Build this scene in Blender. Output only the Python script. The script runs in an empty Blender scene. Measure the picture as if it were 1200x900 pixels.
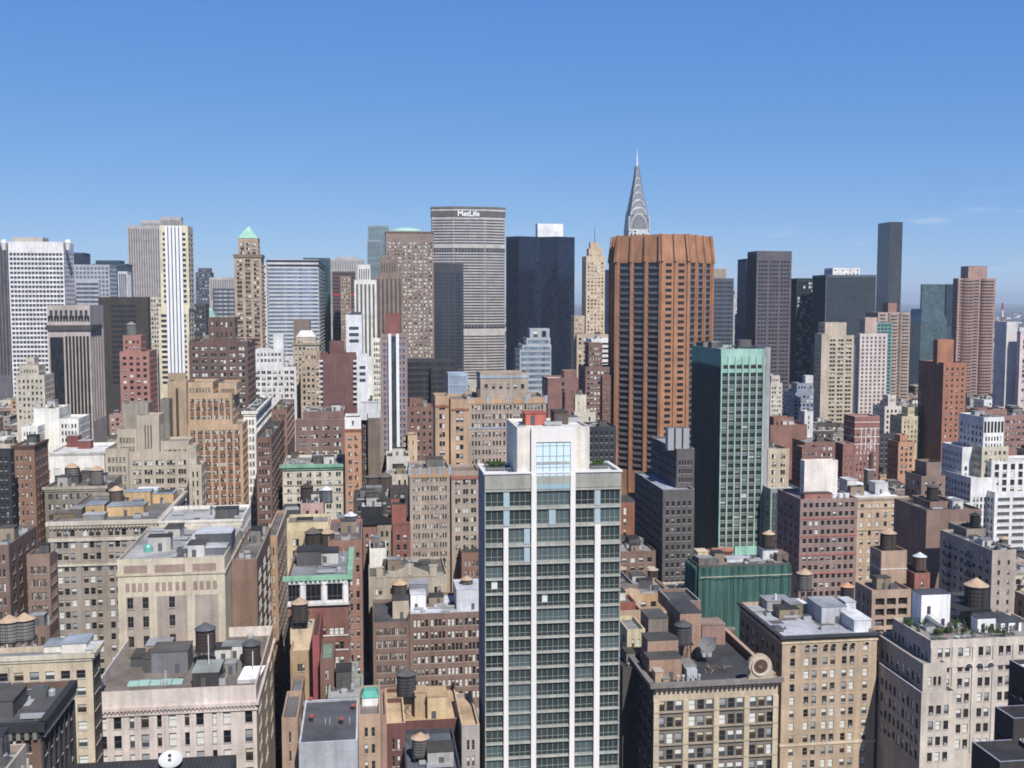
import bpy, math, random
from math import sin, cos, tan, atan, atan2, radians as R, pi, hypot
sc = bpy.context.scene
COL = sc.collection
# ---------------------------------------------------------------- camera
F = 1250.0; H = 130.0                      # focal length in 1200-px units, eye height in metres
PIT = atan(98 / F); YAW = atan(170 / F)    # the grid's avenue runs along +Y
cd = bpy.data.cameras.new('camera'); cam = bpy.data.objects.new('camera', cd); COL.objects.link(cam)
cd.sensor_width = 36; cd.lens = 36 * F / 1200; cd.clip_start = 1; cd.clip_end = 90000
cam.location = (0, 0, H); cam.rotation_euler = (pi / 2 - PIT, 0, -YAW)
sc.camera = cam
# ---------------------------------------------------------------- light
SUN_AZ, SUN_EL = R(13), R(47)              # sun behind the camera, a little to the right
w = bpy.data.worlds.new('World'); sc.world = w; w.use_nodes = True
nt = w.node_tree; nt.nodes.clear()
wo = nt.nodes.new('ShaderNodeOutputWorld'); bg = nt.nodes.new('ShaderNodeBackground')
sky = nt.nodes.new('ShaderNodeTexSky'); sky.sky_type = 'NISHITA'; sky.sun_disc = False
sky.sun_elevation = SUN_EL; sky.sun_rotation = pi - SUN_AZ
sky.altitude = 1000; sky.air_density = 0.6; sky.dust_density = 0.0; sky.ozone_density = 6.0
LK = nt.links.new
def wn(kind, **kw):
    n = nt.nodes.new(kind)
    for k, v in kw.items(): setattr(n, k, v)
    return n
def wmath(op, a, b):
    n = wn('ShaderNodeMath', operation=op)
    for i, x in enumerate((a, b)):
        if isinstance(x, (int, float)): n.inputs[i].default_value = x
        else: LK(x, n.inputs[i])
    return n.outputs[0]
sp3 = wn('ShaderNodeSeparateColor'); LK(sky.outputs[0], sp3.inputs[0]); cb3 = wn('ShaderNodeCombineColor')
for i, (k, g) in enumerate(((1.08, .84), (1.75, .60), (4.38, .26))):     # a camera's steeper blue response
    LK(wmath('MULTIPLY', wmath('POWER', sp3.outputs[i], g), k), cb3.inputs[i])
# a few faint far clouds low in the sky
tcw = wn('ShaderNodeTexCoord'); mpw = wn('ShaderNodeMapping'); mpw.inputs['Scale'].default_value = (9, 9, 60); mpw.inputs['Location'].default_value = (1.3, .4, 0); LK(tcw.outputs['Generated'], mpw.inputs[0])
nsw = wn('ShaderNodeTexNoise'); nsw.inputs['Scale'].default_value = 1.0; nsw.inputs['Detail'].default_value = 5; LK(mpw.outputs[0], nsw.inputs['Vector'])
sxw = wn('ShaderNodeSeparateXYZ'); LK(tcw.outputs['Generated'], sxw.inputs[0])
def wmap(x, a, b, c, d):
    n = wn('ShaderNodeMapRange'); LK(x, n.inputs[0])
    for i, v in enumerate((a, b, c, d)): n.inputs[i + 1].default_value = v
    return n.outputs[0]
cm = wmath('MULTIPLY', wmap(nsw.outputs[0], .57, .72, 0, .5), wmath('MULTIPLY', wmap(sxw.outputs[2], .005, .03, 0, 1), wmap(sxw.outputs[2], .06, .10, 1, 0)))
cm = wmath('MULTIPLY', cm, wmap(sxw.outputs[0], .25, .45, .15, 1))
mxw = wn('ShaderNodeMix', data_type='RGBA'); LK(cm, mxw.inputs[0]); LK(cb3.outputs[0], mxw.inputs[6]); mxw.inputs[7].default_value = (7.5, 7.8, 8.6, 1)
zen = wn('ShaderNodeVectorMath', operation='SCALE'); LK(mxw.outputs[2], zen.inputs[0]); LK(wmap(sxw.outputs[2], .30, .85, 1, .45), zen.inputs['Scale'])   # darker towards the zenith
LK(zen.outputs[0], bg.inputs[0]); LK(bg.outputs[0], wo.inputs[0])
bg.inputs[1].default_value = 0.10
sd = bpy.data.lights.new('sun', 'SUN'); sd.energy = 5.0; sd.angle = R(0.5); sd.color = (1, .965, .905)
so = bpy.data.objects.new('sun', sd); COL.objects.link(so); so.rotation_euler = (pi / 2 - SUN_EL, 0, SUN_AZ)
so.location = (300, -600, 900)
sc.view_settings.view_transform = 'Standard'; sc.view_settings.look = 'None'
sc.view_settings.exposure = 0.13; sc.view_settings.gamma = 1.0
sc.render.engine = 'CYCLES'
cy = sc.cycles; cy.max_bounces = 5; cy.diffuse_bounces = 2; cy.glossy_bounces = 3; cy.transmission_bounces = 2
cy.volume_bounces = 0; cy.caustics_reflective = False; cy.caustics_refractive = False; cy.sample_clamp_indirect = 4; cy.filter_width = 1.8

# ---------------------------------------------------------------- picture -> place
cp, sp_, cyw, syw = cos(PIT), sin(PIT), cos(YAW), sin(YAW)
FW = (syw * cp, cyw * cp, -sp_); RT = (cyw, -syw, 0); UP = (syw * sp_, cyw * sp_, cp)
def at(px, py, Y):
    a, b = (px - 600) / F, -(py - 450) / F
    d = [FW[i] + RT[i] * a + UP[i] * b for i in range(3)]
    k = Y / d[1]
    return d[0] * k, Y, H + d[2] * k
def xof(px, Y, z):
    k = (px - 600) / F
    return (Y * syw + k * (Y * cyw * cp - (z - H) * sp_)) / (cyw - k * syw * cp)
def yof(px, X, z):
    k = (px - 600) / F
    return (X * cyw - k * (X * syw * cp - (z - H) * sp_)) / (syw + k * cyw * cp)
def proj(x, y, z):
    d = (x, y, z - H); w_ = sum(d[i] * FW[i] for i in range(3))
    return 600 + F * sum(d[i] * RT[i] for i in range(3)) / w_, 450 - F * sum(d[i] * UP[i] for i in range(3)) / w_

# ---------------------------------------------------------------- materials
def lin(h):
    c = [int(h[i:i + 2], 16) / 255 for i in (0, 2, 4)]
    c = [x / 12.92 if x <= .04045 else ((x + .055) / 1.055) ** 2.4 for x in c]
    l = .3 * c[0] + .59 * c[1] + .11 * c[2]; return [l + (x - l) * SAT for x in c]
SAT = .70
MATS = {}
def nodes(name):
    m = bpy.data.materials.new(name); m.use_nodes = True
    t = m.node_tree; return m, t, t.nodes['Principled BSDF']
def N(t, kind, **kw):
    n = t.nodes.new(kind)
    for k, v in kw.items():
        if k.startswith('i_'): n.inputs[k[2:].replace('_', ' ')].default_value = v
        else: setattr(n, k, v)
    return n
def weather_group(name, lo, hi, streak, fine):
    """a node group: base colour -> the same colour with blotches, vertical streaks and grain (dirt, patched masonry)"""
    g = bpy.data.node_groups.new(name, 'ShaderNodeTree')
    g.interface.new_socket('Color', in_out='INPUT', socket_type='NodeSocketColor')
    g.interface.new_socket('Color', in_out='OUTPUT', socket_type='NodeSocketColor')
    gi = g.nodes.new('NodeGroupInput'); go = g.nodes.new('NodeGroupOutput')
    tc = g.nodes.new('ShaderNodeTexCoord'); oi = g.nodes.new('ShaderNodeObjectInfo')
    L = g.links.new
    add = N(g, 'ShaderNodeVectorMath', operation='ADD')
    L(tc.outputs['Object'], add.inputs[0]); L(oi.outputs['Location'], add.inputs[1])
    n1 = N(g, 'ShaderNodeTexNoise', i_Scale=.11, i_Detail=5.0, i_Roughness=.65)
    L(add.outputs[0], n1.inputs['Vector'])
    mp = N(g, 'ShaderNodeMapping'); mp.inputs['Scale'].default_value = (.9, .9, .05)
    L(add.outputs[0], mp.inputs[0])
    n2 = N(g, 'ShaderNodeTexNoise', i_Scale=1.0, i_Detail=3.0); L(mp.outputs[0], n2.inputs['Vector'])
    n3 = N(g, 'ShaderNodeTexNoise', i_Scale=2.3, i_Detail=4.0, i_Roughness=.8); L(add.outputs[0], n3.inputs['Vector'])
    def mr(n, a, b, lo=.3, hi=.7):
        r = N(g, 'ShaderNodeMapRange', i_From_Min=lo, i_From_Max=hi, i_To_Min=a, i_To_Max=b); L(n.outputs[0], r.inputs[0]); return r
    a = mr(n1, lo, hi); b = mr(n2, 1 - streak, 1 + streak * .6); c = mr(n3, 1 - fine, 1 + fine)
    m1 = N(g, 'ShaderNodeMath', operation='MULTIPLY'); m2 = N(g, 'ShaderNodeMath', operation='MULTIPLY')
    L(a.outputs[0], m1.inputs[0]); L(b.outputs[0], m1.inputs[1]); L(m1.outputs[0], m2.inputs[0]); L(c.outputs[0], m2.inputs[1])
    sc_ = N(g, 'ShaderNodeVectorMath', operation='SCALE')
    L(gi.outputs[0], sc_.inputs[0]); L(m2.outputs[0], sc_.inputs['Scale'])
    L(sc_.outputs[0], go.inputs[0])
    return g
GW = weather_group('weathered_masonry', .76, 1.16, .17, .15)
GR = weather_group('weathered_roof', .55, 1.35, .0, .22)
GC = weather_group('clean_panel', .95, 1.05, .05, .02)
GAIN = .88
def surf(h, kind='wall', rough=.9, gain=None):
    """masonry / roofing / panel of the sunlit colour h"""
    k = (h, kind)
    if k in MATS: return MATS[k]
    m, t, p = nodes('%s_%s' % (kind, h))
    g = t.nodes.new('ShaderNodeGroup'); g.node_tree = {'wall': GW, 'roof': GR}.get(kind, GC)
    gn = gain or GAIN
    g.inputs[0].default_value = [min(.85, x * gn) for x in lin(h)] + [1]
    t.links.new(g.outputs[0], p.inputs['Base Color'])
    p.inputs['Roughness'].default_value = .35 if kind == 'metal' else rough
    p.inputs['Specular IOR Level'].default_value = .25
    MATS[k] = m; return m
def plain(name, c, rough=.6, metal=0., spec=.5):
    if name in MATS: return MATS[name]
    m, t, p = nodes(name); p.inputs['Base Color'].default_value = (*c, 1); p.inputs['Roughness'].default_value = rough
    p.inputs['Metallic'].default_value = metal; p.inputs['Specular IOR Level'].default_value = spec
    MATS[name] = m; return m
def paned(h, pw, fh, metal=.0, rough=.12, var=.5, line=.0, lh='808488'):
    """curtain-wall glass: panes of pw x fh, each of its own tint, with optional mullion lines"""
    k = ('pane', h, pw, fh, metal, rough, var, line, lh)
    if k in MATS: return MATS[k]
    m, t, p = nodes('glass_%s' % h); L = t.links.new
    tc = t.nodes.new('ShaderNodeTexCoord'); sx = t.nodes.new('ShaderNodeSeparateXYZ'); L(tc.outputs['Object'], sx.inputs[0])
    ad = N(t, 'ShaderNodeMath', operation='ADD'); L(sx.outputs[0], ad.inputs[0]); L(sx.outputs[1], ad.inputs[1])
    def div(s, d):
        n = N(t, 'ShaderNodeMath', operation='DIVIDE'); L(s, n.inputs[0]); n.inputs[1].default_value = d; return n.outputs[0]
    def un(s, op):
        n = N(t, 'ShaderNodeMath', operation=op); L(s, n.inputs[0]); return n.outputs[0]
    u, v = div(ad.outputs[0], pw), div(sx.outputs[2], fh)
    cb = t.nodes.new('ShaderNodeCombineXYZ'); L(un(u, 'FLOOR'), cb.inputs[0]); L(un(v, 'FLOOR'), cb.inputs[1])
    wn = N(t, 'ShaderNodeTexWhiteNoise', noise_dimensions='2D'); L(cb.outputs[0], wn.inputs['Vector'])
    ns = N(t, 'ShaderNodeTexNoise', i_Scale=.03, i_Detail=3.0); L(tc.outputs['Object'], ns.inputs['Vector'])
    mx = N(t, 'ShaderNodeMath', operation='ADD'); L(wn.outputs[0], mx.inputs[0]); L(ns.outputs[0], mx.inputs[1])
    mr = N(t, 'ShaderNodeMapRange', i_From_Min=.3, i_From_Max=1.7, i_To_Min=1 - var, i_To_Max=1 + var); L(mx.outputs[0], mr.inputs[0])
    s = N(t, 'ShaderNodeVectorMath', operation='SCALE'); s.inputs[0].default_value = [x * GAIN for x in lin(h)]; L(mr.outputs[0], s.inputs['Scale'])
    out = s.outputs[0]
    if line:
        def edge(x):
            f = un(x, 'FRACT'); n = N(t, 'ShaderNodeMath', operation='LESS_THAN'); L(f, n.inputs[0]); n.inputs[1].default_value = line; return n.outputs[0]
        o = N(t, 'ShaderNodeMath', operation='MAXIMUM'); L(edge(u), o.inputs[0]); L(edge(v), o.inputs[1])
        mc = N(t, 'ShaderNodeMix', data_type='RGBA'); L(o.outputs[0], mc.inputs[0]); L(out, mc.inputs[6])
        mc.inputs[7].default_value = [x * GAIN for x in lin(lh)] + [1]; out = mc.outputs[2]
    L(out, p.inputs['Base Color']); p.inputs['Roughness'].default_value = rough; p.inputs['Metallic'].default_value = metal
    MATS[k] = m; return m
GLASS = [plain('window_glass_dark', (.014, .016, .02), .06), plain('window_glass_grey', (.06, .07, .085), .08), plain('window_glass_brown', (.035, .026, .02), .1)]
CURTAIN = [plain('tower_glass_green', (.032, .046, .045), .05), plain('tower_glass_pale', (.075, .105, .11), .06), plain('tower_glass_dark', (.02, .026, .03), .05)]
BLIND = [plain('blind_white', (.62, .62, .58), .5), plain('blind_grey', (.30, .31, .31), .5), plain('blind_cream', (.5, .43, .32), .5)]
BLACK = plain('black_steel', (.025, .026, .03), .5)

# ---------------------------------------------------------------- mesh building
class M:
    def __init__(s): s.v = []; s.f = []; s.m = []; s.ms = []
    def mi(s, mat):
        if mat not in s.ms: s.ms.append(mat)
        return s.ms.index(mat)
    def q(s, pts, mat):
        i = len(s.v); s.v += pts; s.f.append(tuple(range(i, i + len(pts)))); s.m.append(s.mi(mat))
    def box(s, x0, x1, y0, y1, z0, z1, mat, top=None):
        i = len(s.v)
        s.v += [(x0, y0, z0), (x1, y0, z0), (x1, y1, z0), (x0, y1, z0), (x0, y0, z1), (x1, y0, z1), (x1, y1, z1), (x0, y1, z1)]
        k = s.mi(mat); kt = s.mi(top) if top else k
        for a, mm in (((0, 1, 5, 4), k), ((1, 2, 6, 5), k), ((2, 3, 7, 6), k), ((3, 0, 4, 7), k), ((4, 5, 6, 7), kt), ((3, 2, 1, 0), k)):
            s.f.append(tuple(i + b for b in a)); s.m.append(mm)
    def lathe(s, cx, cy_, prof, n, mat, ph=0, sq=1.0):
        i = len(s.v); k = s.mi(mat)
        for r, z in prof:
            for a in range(n):
                t = 2 * pi * a / n + ph; s.v.append((cx + r * cos(t), cy_ + r * sin(t) * sq, z))
        for j in range(len(prof) - 1):
            for a in range(n):
                b = (a + 1) % n
                s.f.append((i + j * n + a, i + j * n + b, i + (j + 1) * n + b, i + (j + 1) * n + a)); s.m.append(k)
        s.f.append(tuple(i + (len(prof) - 1) * n + a for a in range(n))); s.m.append(k)
        s.f.append(tuple(i + a for a in reversed(range(n)))); s.m.append(k)
    def bar(s, p, q, r, mat, n=4):
        d = [q[i] - p[i] for i in range(3)]; l = math.sqrt(sum(x * x for x in d)) or 1
        d = [x / l for x in d]; a = (0, 0, 1) if abs(d[2]) < .9 else (1, 0, 0)
        u = (d[1] * a[2] - d[2] * a[1], d[2] * a[0] - d[0] * a[2], d[0] * a[1] - d[1] * a[0]); lu = math.sqrt(sum(x * x for x in u)); u = [x / lu for x in u]
        v = (d[1] * u[2] - d[2] * u[1], d[2] * u[0] - d[0] * u[2], d[0] * u[1] - d[1] * u[0])
        i = len(s.v); k = s.mi(mat)
        for c in (p, q):
            for j in range(n):
                t = 2 * pi * (j + .5) / n; s.v.append(tuple(c[x] + r * (u[x] * cos(t) + v[x] * sin(t)) for x in range(3)))
        for j in range(n):
            b = (j + 1) % n; s.f.append((i + j, i + b, i + n + b, i + n + j)); s.m.append(k)
        s.f.append(tuple(i + n + j for j in range(n))); s.f.append(tuple(i + j for j in reversed(range(n)))); s.m += [k, k]
    def ring(s, po, pin, z0, z1, mat):
        n = len(po)
        for i in range(n):
            a, b, c, d = po[i], po[(i + 1) % n], pin[(i + 1) % n], pin[i]
            s.q([(*a, z0), (*b, z0), (*b, z1), (*a, z1)], mat); s.q([(*a, z1), (*b, z1), (*c, z1), (*d, z1)], mat)
            s.q([(*d, z0), (*c, z0), (*b, z0), (*a, z0)], mat); s.q([(*c, z0), (*d, z0), (*d, z1), (*c, z1)], mat)
    def prism(s, poly, z0, z1, mat, top=None):
        n = len(poly)
        for i in range(n):
            a, b = poly[i], poly[(i + 1) % n]; s.q([(*a, z0), (*b, z0), (*b, z1), (*a, z1)], mat)
        s.q([(*a, z1) for a in poly], top or mat); s.q([(*a, z0) for a in reversed(poly)], mat)
    def frustum(s, pa, za, pb, zb, mat):
        n = len(pa)
        for i in range(n):
            j = (i + 1) % n; s.q([(*pa[i], za), (*pa[j], za), (*pb[j], zb), (*pb[i], zb)], mat)
        s.q([(*a, zb) for a in pb], mat)
    def mesh(s, name, o=(0, 0, 0)):
        me = bpy.data.meshes.new(name)
        me.from_pydata([(x - o[0], y - o[1], z - o[2]) for x, y, z in s.v] if any(o) else s.v, [], s.f)
        for mm in s.ms: me.materials.append(mm)
        me.polygons.foreach_set('material_index', s.m); me.update()
        return me
    def build(s, name, par=None, o=None):
        if not s.f: return None
        og = o or (tuple(par['_o']) if par else (0, 0, 0))
        ob = bpy.data.objects.new(name, s.mesh(name, og)); COL.objects.link(ob)
        if par: ob.parent = par
        else: ob.location = og
        return ob
USED = {}
def tag(o, label=None, cat=None, group=None, kind=None):
    if label:
        USED.setdefault(label, []).append(o.name); o['label'] = label
    for k, v in (('category', cat), ('group', group), ('kind', kind)):
        if v: o[k] = v
    return o
def thing(name, loc, label, cat, group=None):
    o = bpy.data.objects.new(name, None); COL.objects.link(o); o.location = loc; o['_o'] = loc; o.empty_display_size = .1
    o['kind'] = 'thing'; return tag(o, label, cat, group)
def sub(par, name, m):
    """a sub-part of part par, in the same frame"""
    if not m.f: return None
    ob = bpy.data.objects.new(name, m.mesh(name, tuple(par.parent['_o']))); COL.objects.link(ob); ob.parent = par; return ob
def inset(poly, t):
    n = len(poly); out = []
    for i in range(n):
        p0, p1, p2 = poly[i - 1], poly[i], poly[(i + 1) % n]
        d1 = (p1[0] - p0[0], p1[1] - p0[1]); d2 = (p2[0] - p1[0], p2[1] - p1[1]); l1, l2 = hypot(*d1), hypot(*d2)
        n1 = (-d1[1] / l1, d1[0] / l1); n2 = (-d2[1] / l2, d2[0] / l2)
        k = 1 + n1[0] * n2[0] + n1[1] * n2[1]
        out.append((p1[0] + t * (n1[0] + n2[0]) / k, p1[1] + t * (n1[1] + n2[1]) / k))
    return out

# ---------------------------------------------------------------- windows
WCACHE = {}
def window_mesh(w, h, lod, var, fr, gl, style=None):
    k = (round(w, 3), round(h, 3), lod, var, fr.name, gl, style)
    if k in WCACHE: return WCACHE[k]
    m = M(); a = w / 2
    g = (CURTAIN if style else GLASS)[(0, 0, 1, 0, 1, 2, 0)[var]] if gl is None else gl
    m.q([(-a, 0, 0), (a, 0, 0), (a, 0, h), (-a, 0, h)], g)
    bl = {2: (.5, 0), 3: (.97, 0), 4: (.65, 1), 5: (.35, 2)}.get(var)
    if bl and gl is None and not style: m.q([(-a, -.02, h * (1 - bl[0])), (a, -.02, h * (1 - bl[0])), (a, -.02, h), (-a, -.02, h)], BLIND[bl[1]])
    if style == 'curtain':
        n = max(2, round(w / 1.15))
        for i in range(n + 1): x = -a + w * i / n; m.box(x - .034, x + .034, -.09, 0, 0, h, fr)
        for z in (.02, .3 * h, h - .06): m.box(-a, a, -.08, 0, z, z + .06, fr)
        if var == 3: i = (var * 7 + int(w * 10)) % n; m.q([(-a + w * i / n, -.03, .3 * h), (-a + w * (i + 1) / n, -.03, .3 * h), (-a + w * (i + 1) / n, -.03, h), (-a + w * i / n, -.03, h)], BLIND[0])
    elif lod < 2:
        r = .07 if lod == 0 else .09
        d = -.07
        for x0, x1, z0, z1 in ((-a, -a + r, 0, h), (a - r, a, 0, h), (-a + r, a - r, 0, r), (-a + r, a - r, h - r, h), (-a + r, a - r, h * .5 - r / 2, h * .5 + r / 2)):
            if lod == 0: m.box(x0, x1, d, .0, z0, z1, fr)
            else: m.q([(x0, -.04, z0), (x1, -.04, z0), (x1, -.04, z1), (x0, -.04, z1)], fr)
        if w > 2.2:
            for i in range(1, int(w / 1.1)):
                x = -a + w * i / int(w / 1.1); m.q([(x - .05, -.05, 0), (x + .05, -.05, 0), (x + .05, -.05, h), (x - .05, -.05, h)], fr)
        if style is None: m.box(-a - .1, a + .1, -.40, 0, -.16, -.003, surf('bdb3a2'))
        if var == 6: m.box(-.38, .38, -.45, -.03, r, r + .45, BLIND[1])
    WCACHE[k] = (m, {}); return WCACHE[k]

DEF = dict(kind='grid', n=5, g=2, p=.3, q=.14, fh=3.8, wh=2.1, top=2.6, m=.8, sp=None, rec=.28, frame='6f6a62', po=0, pcol=None, mix=(3, 3, 2, 2, 1, 1, 1), glass=None, sill=0, wcol=None, arch=0)
def S(**k): d = dict(DEF); d.update(k); return d
BLANK = S(kind='blank')
rnd = random.Random(7)
class Face:
    """one wall face of a building: quads with real openings, plus the list of the windows that fill them"""
    def __init__(s, b, p0, p1, z0, z1, st, wall, lod, zcut):
        d = (p1[0] - p0[0], p1[1] - p0[1]); s.w = hypot(*d); s.d = (d[0] / s.w, d[1] / s.w); s.n = (s.d[1], -s.d[0]); s.p0 = p0
        m = b.wm
        P = s.P
        W = s.w
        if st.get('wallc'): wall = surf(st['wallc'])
        if st['kind'] == 'blank' or z1 - z0 < 3 or W < 2.0:
            m.q([P(0, z0), P(W, z0), P(W, z1), P(0, z1)], wall); return
        rec = st['rec']; fh, wh = st['fh'], st['wh']
        zt = z1 - st['top']; nr = max(0, int((zt - wh - max(z0 + .6, zcut)) / fh) + 1)
        rows = [(zt - wh - fh * i, zt - fh * i) for i in range(nr)]
        if st.get('skip'): rows = [r for i, r in enumerate(rows) if i not in st['skip']]
        if st.get('rowpx'): rows = [(at(600, c, p0[1])[2], at(600, a, p0[1])[2]) for a, c in st['rowpx']]
        if not rows: m.q([P(0, z0), P(W, z0), P(W, z1), P(0, z1)], wall); return
        mg = st['m']
        nb = st['n']
        if nb < 0: nb = max(1, round((W - 2 * mg) / -nb))
        kind = st['kind']
        bw = (W - 2 * mg) / nb; spm = st['sp'] and surf(st['sp']) or wall
        zlo, zhi = rows[-1][0], rows[0][1]
        if kind == 'ribbon':
            cols = [(mg, W - mg)]; bays = cols
        else:
            cols = []; bays = []
            for i in range(nb):
                a, c = mg + bw * (i + st['p'] / 2), mg + bw * (i + 1 - st['p'] / 2); bays.append((a, c))
                gw = c - a; g = st['g']; mul = st['q'] * gw / max(1, g)
                ww = (gw - mul * (g - 1)) / g
                for j in range(g): cols.append((a + j * (ww + mul), a + j * (ww + mul) + ww))
        if st.get('cols'): cols = [(a * W, c * W) for a, c in st['cols']]; bays = cols
        if kind == 'strip': rows = [(zlo, zhi)]
        Q = lambda u0, u1, a, c, mt: m.q([P(u0, a), P(u1, a), P(u1, c), P(u0, c)], mt)
        Q(0, W, z0, zlo, wall); Q(0, W, zhi, z1, wall)
        # piers
        e = [0] + [x for c in cols for x in c] + [W]
        inb = set()
        for a, c in bays: inb.add(round(a, 4))
        for i in range(0, len(e), 2):
            u0, u1 = e[i], e[i + 1]
            inner = i > 0 and i < len(e) - 2 and round(u1, 4) not in inb
            if u1 - u0 > 1e-4: Q(u0, u1, zlo, zhi, spm if inner and st['sp'] else wall)
        for u0, u1 in cols:
            for i in range(len(rows) - 1): Q(u0, u1, rows[i + 1][1], rows[i][0], spm)
            for a, c in rows:
                m.q([P(u0, a), P(u1, a), P(u1, a, -rec), P(u0, a, -rec)], wall); m.q([P(u0, c, -rec), P(u1, c, -rec), P(u1, c), P(u0, c)], wall)
                m.q([P(u0, a), P(u0, a, -rec), P(u0, c, -rec), P(u0, c)], wall); m.q([P(u1, a, -rec), P(u1, a), P(u1, c), P(u1, c, -rec)], wall)
                b.wins.append((s, (u0 + u1) / 2, a, u1 - u0, c - a, rec, st, lod, kind))
        if st['po']:      # projecting pilasters between the bays, each a part
            pm = surf(st['pcol']) if st['pcol'] else wall
            us = [0] + [mg + bw * i for i in range(1, nb)] + [W]
            pw = bw * st['p'] * st.get('pf', .7)
            for i, u in enumerate(us):
                u0 = max(0, min(W - pw, u - pw / 2)); b.pil.append((s, u0, u0 + pw, max(z0, zlo - 1), min(z1 - .1, zhi + st.get('pt', .3)), st['po'], pm))
        if st['sill']:
            sm = surf(st['wcol'] or 'b5aa98')
            for a, c in rows: b.sills.append((s, 0.05, W - .05, a - .25, a, st['sill'], sm))
    def P(s, u, z, off=0): return (s.p0[0] + s.d[0] * u + s.n[0] * off, s.p0[1] + s.d[1] * u + s.n[1] * off, z)
    def slab(s, m, u0, u1, z0, z1, off, mat, base=0):
        a = [s.P(u0, z, base) for z in (z0, z1)]; c = [s.P(u1, z, base) for z in (z0, z1)]; A = [s.P(u0, z, off) for z in (z0, z1)]; C = [s.P(u1, z, off) for z in (z0, z1)]
        m.q([A[0], C[0], C[1], A[1]], mat); m.q([a[0], A[0], A[1], a[1]], mat); m.q([C[0], c[0], c[1], C[1]], mat); m.q([A[1], C[1], c[1], a[1]], mat); m.q([a[0], c[0], C[0], A[0]], mat)

BLD = {}          # key -> building
class Bld: pass
def visible(p0, p1):
    d = (p1[0] - p0[0], p1[1] - p0[1]); n = (d[1], -d[0]); return -(p0[0] * n[0] + p0[1] * n[1]) > 0
def new_building(key, label, Y, cat='building', group=None, yb=900, name='building'):
    b = Bld(); b.key = key; b.Y = Y; b.wins = []; b.pil = []; b.sills = []; b.tiers = []; b.yb = yb; b.label = label; b.cat = cat; b.group = group; b.name = name;
    if name == 'building':
        for w_, nm, ct in (('tower', 'tower', 'tower'), ('loft', 'loft_building', 'loft building'), ('apartment', 'apartment_building', 'apartment building'), ('flats', 'apartment_building', 'apartment building'), ('house', 'house', 'house'), ('hut', 'hut', 'hut'), ('slab', 'office_tower', 'office building'), ('wall', 'party_wall', 'wall')):
            if ' ' + w_ in ' ' + label.split(' with ')[0].split(' behind ')[0].split(' beside ')[0].split(' below ')[0].split(' left of')[0].split(' right of')[0].split(' between')[0].split(' in front')[0].split(' at the')[0].split(' under')[0]: b.name, b.cat = nm, ct; break
    b.t = None
    BLD[key] = b; return b
def mass(b, poly, z0, z1, st, wall, roof, par=1.0, parts=('wall', 'roof'), side=None, cop=None, cornice=None, cut=None):
    """one storey block of a building on plan poly (counter-clockwise)"""
    if b.t is None:
        cx = sum(p[0] for p in poly) / len(poly); cy2 = sum(p[1] for p in poly) / len(poly)
        b.t = thing(b.name, (round(cx, 2), round(cy2, 2), 0), b.label, b.cat, b.group); b.poly = poly
    b.wm = M(); ymin = min(p[1] for p in poly)
    lod = 0 if ymin < 300 else 1 if ymin < 640 else 2
    zc = at(600, b.yb, ymin)[2] - 7 if cut is None else cut
    wm = surf(wall) if isinstance(wall, str) else wall
    fs = []
    for i in range(len(poly)):
        p0, p1 = poly[i], poly[(i + 1) % len(poly)]
        s_ = st
        d = (p1[0] - p0[0], p1[1] - p0[1]); nx, ny = d[1], -d[0]
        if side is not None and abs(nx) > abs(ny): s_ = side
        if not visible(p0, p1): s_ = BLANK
        fs.append(Face(b, p0, p1, z0, z1, s_, wm, lod, max(zc, 1)))
    th = .35; ins = inset(poly, th); cm = surf(cop) if cop else wm
    n = len(poly)
    for i in range(n):
        a, c, c2, a2 = poly[i], poly[(i + 1) % n], ins[(i + 1) % n], ins[i]
        b.wm.q([(*a, z1), (*c, z1), (*c2, z1), (*a2, z1)], cm); b.wm.q([(*c2, z1 - par), (*a2, z1 - par), (*a2, z1), (*c2, z1)], wm)
    w_ = b.wm.build(parts[0], b.t)
    rm = M(); rm.q([(*a, z1 - par) for a in ins], surf(roof, 'roof')); r_ = rm.build(parts[1], b.t)
    if cornice:
        h_, pr, cc = cornice[:3]; cmz = M(); mt = surf(cc)
        if ymin >= 520: cmz.ring(inset(poly, -pr), inset(poly, -.004), z1 - h_, z1 + .06, mt)
        else:
            for f in fs[:1] + [f for f in fs[1:] if side is not None and side['kind'] == 'grid' and visible(f.P(0, 0)[:2], f.P(f.w, 0)[:2])]:
                e = .0 if f is not fs[0] else pr
                f.slab(cmz, -e, f.w + e, z1 - h_, z1 + .08, pr, mt, -.34); f.slab(cmz, 0, f.w, z1 - h_ * 1.8, z1 - h_ - .003, pr * .5, mt, .004)
        if len(cornice) > 3 and ymin < 420:      # dentils under the cornice
            for f in fs:
                if visible(f.P(0, 0)[:2], f.P(1, 0)[:2]) and f.w > 4:
                    k = int(f.w / 1.1)
                    for i in range(k): f.slab(cmz, (i + .2) * f.w / k, (i + .7) * f.w / k, z1 - h_ * 2.0, z1 - h_ - .01, pr * .85, surf(cornice[3]))
        cmz.build('cornice', b.t)
    b.tiers.append(dict(poly=poly, z0=z0, z1=z1, roof=z1 - par, faces=fs, wall=w_, rf=r_))
    return b.tiers[-1]
def choose(mix): return rnd.choices(range(7), mix)[0]
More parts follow.
